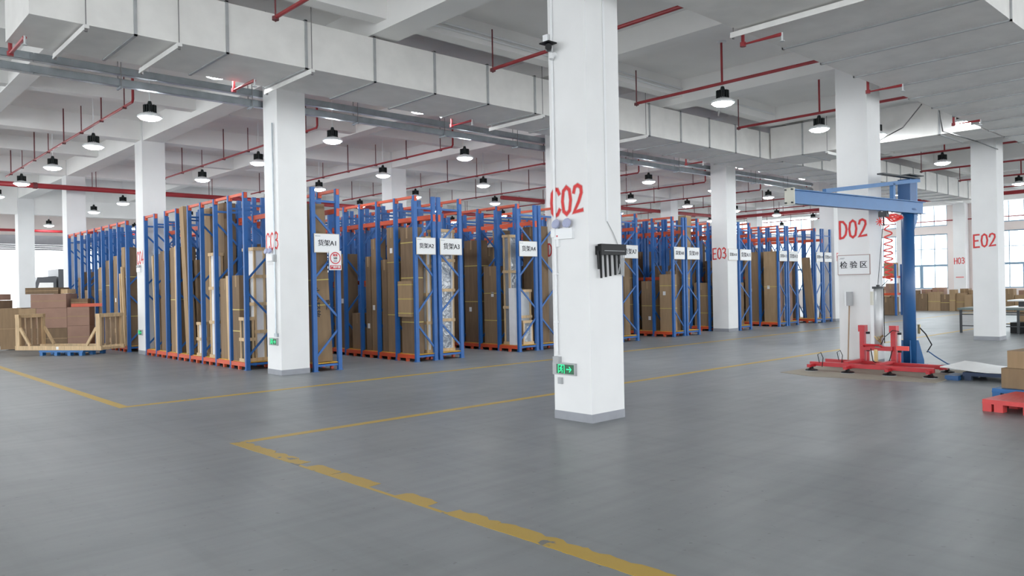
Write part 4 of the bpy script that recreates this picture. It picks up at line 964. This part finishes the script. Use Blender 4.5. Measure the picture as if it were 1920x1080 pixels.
# ------------------------------------------------------------------ left: cartons, crate frame and pallet
g = 'stacked reddish cartons at the left'
CB = Vector((-1.2, 21.0))          # front of the pile
ax_ = Vector((1.0, -.72)).normalized()
def pile(u0, u1, z0, z1, mi, lab, off=0, dp=.8, grp=g):
    # boxes set along the pile's own front line
    a = math.atan2(ax_.y, ax_.x); L = u1-u0; nrm = Vector((-ax_.y, ax_.x))
    c = CB+ax_*(u0+u1)/2+nrm*(off+dp/2)
    o = MB().box(-L/2, L/2, -dp/2, dp/2, 0, z1-z0-.004).obj('carton', MT['ctn'][mi]); o.location = (c.x, c.y, z0+.002); o.rotation_euler = (0, 0, a)
    MB().box(-L/2-.002, L/2+.002, -dp/2-.003, -dp/2, (z1-z0)*.5-.012, (z1-z0)*.5+.012).obj('tape', MT['ctn'][2], o)
    return tag(o, lab, 'carton', grp)
pile(.45, 1.1, .02, .72, 3, 'bottom reddish carton at the end of the pile behind the crate', dp=.4)
pile(.45, 1.1, .722, 1.30, 3, 'second reddish carton at the end of the pile', dp=.4)
pile(-.15, .44, .02, .66, 1, 'dark bottom carton in the middle of the pile')
pile(-.45, .44, .662, 1.28, 3, 'middle reddish carton of the pile')
pile(-.60, .43, 1.282, 1.72, 3, 'upper wide reddish carton of the pile')
pile(-.75, .2, 1.722, 1.92, 1, 'dark topmost carton of the pile')
pile(.5, 1.0, 1.302, 1.56, 1, 'small grey brown carton above the orange beam on the pile', off=.15, dp=.24)
pile(-.85, -.16, .02, .66, 1, 'bottom carton behind the crate frame post')
pile(-.95, -.46, .662, 1.28, 2, 'tan carton at the near side of the pile')
pile(-2.6, -1.65, .12, .62, 1, 'bottom carton of the separate stack at the far left', off=.3)
pile(-2.6, -1.65, .622, 1.1, 1, 'second carton of the separate stack at the far left', off=.3)
pile(-2.6, -1.65, 1.102, 1.55, 1, 'third carton of the separate stack at the far left', off=.3)
pile(-2.6, -1.7, 1.552, 1.75, 3, 'top thin reddish carton of the separate stack at the far left', off=.3)
pile(-1.62, -1.0, .02, 1.3, 0, 'tall tan carton between the two piles at the left', off=.25)
a_ = math.atan2(ax_.y, ax_.x)
o = MB().box(-.6, .6, -.05, .05, 0, .1).obj('rack_crossbar', MT['orange']); c_ = CB+ax_*1.16-Vector((-ax_.y, ax_.x))*(-.08); o.location = (c_.x, c_.y, 1.304); o.rotation_euler = (0, 0, a_); tag(o, 'loose orange rack bar lying on the reddish cartons', 'bar')
o = MB().box(-.1, .1, -.3, .3, 0, .14).obj('board', MT['wood']); c_ = CB+ax_*.33+Vector((-ax_.y, ax_.x))*.4; o.location = (c_.x, c_.y, 1.724); o.rotation_euler = (0, 0, a_); tag(o, 'small pale wooden box on top of the pile', 'box')
# wooden crate frame on the blue pallet; its front runs from (-2.5,19.2) to (-.92,16.85)
p0, p1 = Vector((-2.5, 19.2)), Vector((-.92, 16.85)); dv = (p1-p0); FL = dv.length; dv.normalize(); fa = math.atan2(dv.y, dv.x)
t = thing('open_crate', 'open U-shaped pine crate standing on a blue pallet', 'crate', (p0.x, p0.y, .15), fa)
dp = .85
for y_ in (0, dp): MB().box(0, FL, y_, y_+.06, 0, .12).obj('sill_beam', MT['wood'], t)
for k in range(5): MB().box(.1+k*(FL-.3)/4, .2+k*(FL-.3)/4, .06, dp, .0, .06).obj('floor_slat', MT['wood'], t)
for sx, x in ((1, .02), (-1, FL-.16)):
    for y_ in (0, dp-.02): 
        MB().box(x, x+.13, y_, y_+.07, .12, .98).obj('post', MT['wood'], t)
        a0 = (x+.13 if sx > 0 else x, y_+.03, .62); a1 = (x+.13+.33 if sx > 0 else x-.33, y_+.03, .12)
        MB().bar(a0, a1, .05, .07).obj('diagonal_brace', MT['wood'], t)
    MB().box(x, x+.13, -.01, dp+.06, .90, 1.0).obj('top_rail', MT['wood'], t)
    for k in range(4): MB().box(x+.02, x+.05, .12+.2*k, .26+.2*k, .12, .90).obj('end_slat', MT['woodd'], t)
MB().box(FL*.5-.04, FL*.5+.04, -.004, 0, .02, .1).obj('paper_label', MT['tag'], t)
pallet('blue plastic pallet under the pine crate frame', (-2.05, 18.58, 0), fa-.0, 1.45, .9, .145, 'pallet', (.02, .5, .94, 1.32), 7)
# ------------------------------------------------------------------ beyond the roller doors
t = thing('lorry', 'dark lorry standing outside the far roller door', 'lorry', (2.2, 41.6, -.21))
MB().box(1.35, 5.5, 0, 2.4, .9, 3.35).obj('cargo_box', MT['truck'], t)
cb_ = MB().prism([(0, .5), (0, 1.7), (.35, 2.9), (1.25, 2.95), (1.25, .5)], 0, 2.3).xf(Matrix(((1, 0, 0, 0), (0, 0, 1, 0), (0, 1, 0, 0), (0, 0, 0, 1)))).obj('cab', MT['truck'], t)
MB().prism([(.2, 1.7), (.45, 2.6), (1.1, 2.6), (1.1, 1.7)], -.012, -.002).xf(Matrix(((1, 0, 0, 0), (0, 0, 1, 0), (0, 1, 0, 0), (0, 0, 0, 1)))).obj('side_window', MT['sheet'], cb_)
for x in (.7, 4.0, 4.8): MB().lathe([(.45, -.12), (.45, .12)], n=18).xf(Matrix.Translation((x, .1, .45)) @ Matrix.Rotation(math.pi/2, 4, 'X')).obj('wheel', MT['black'], t)
t = thing('barrier', 'red safety barrier in the far left doorway', 'barrier', (-.6, 39.2, 0))
MB().box(0, .12, 0, .12, 0, 2.6).obj('post', MT['redpl'], t); MB().box(0, 1.9, .02, .1, .75, .95).obj('rail', MT['redpl'], t); MB().box(1.8, 1.92, 0, .12, 0, .95).obj('post', MT['redpl'], t)
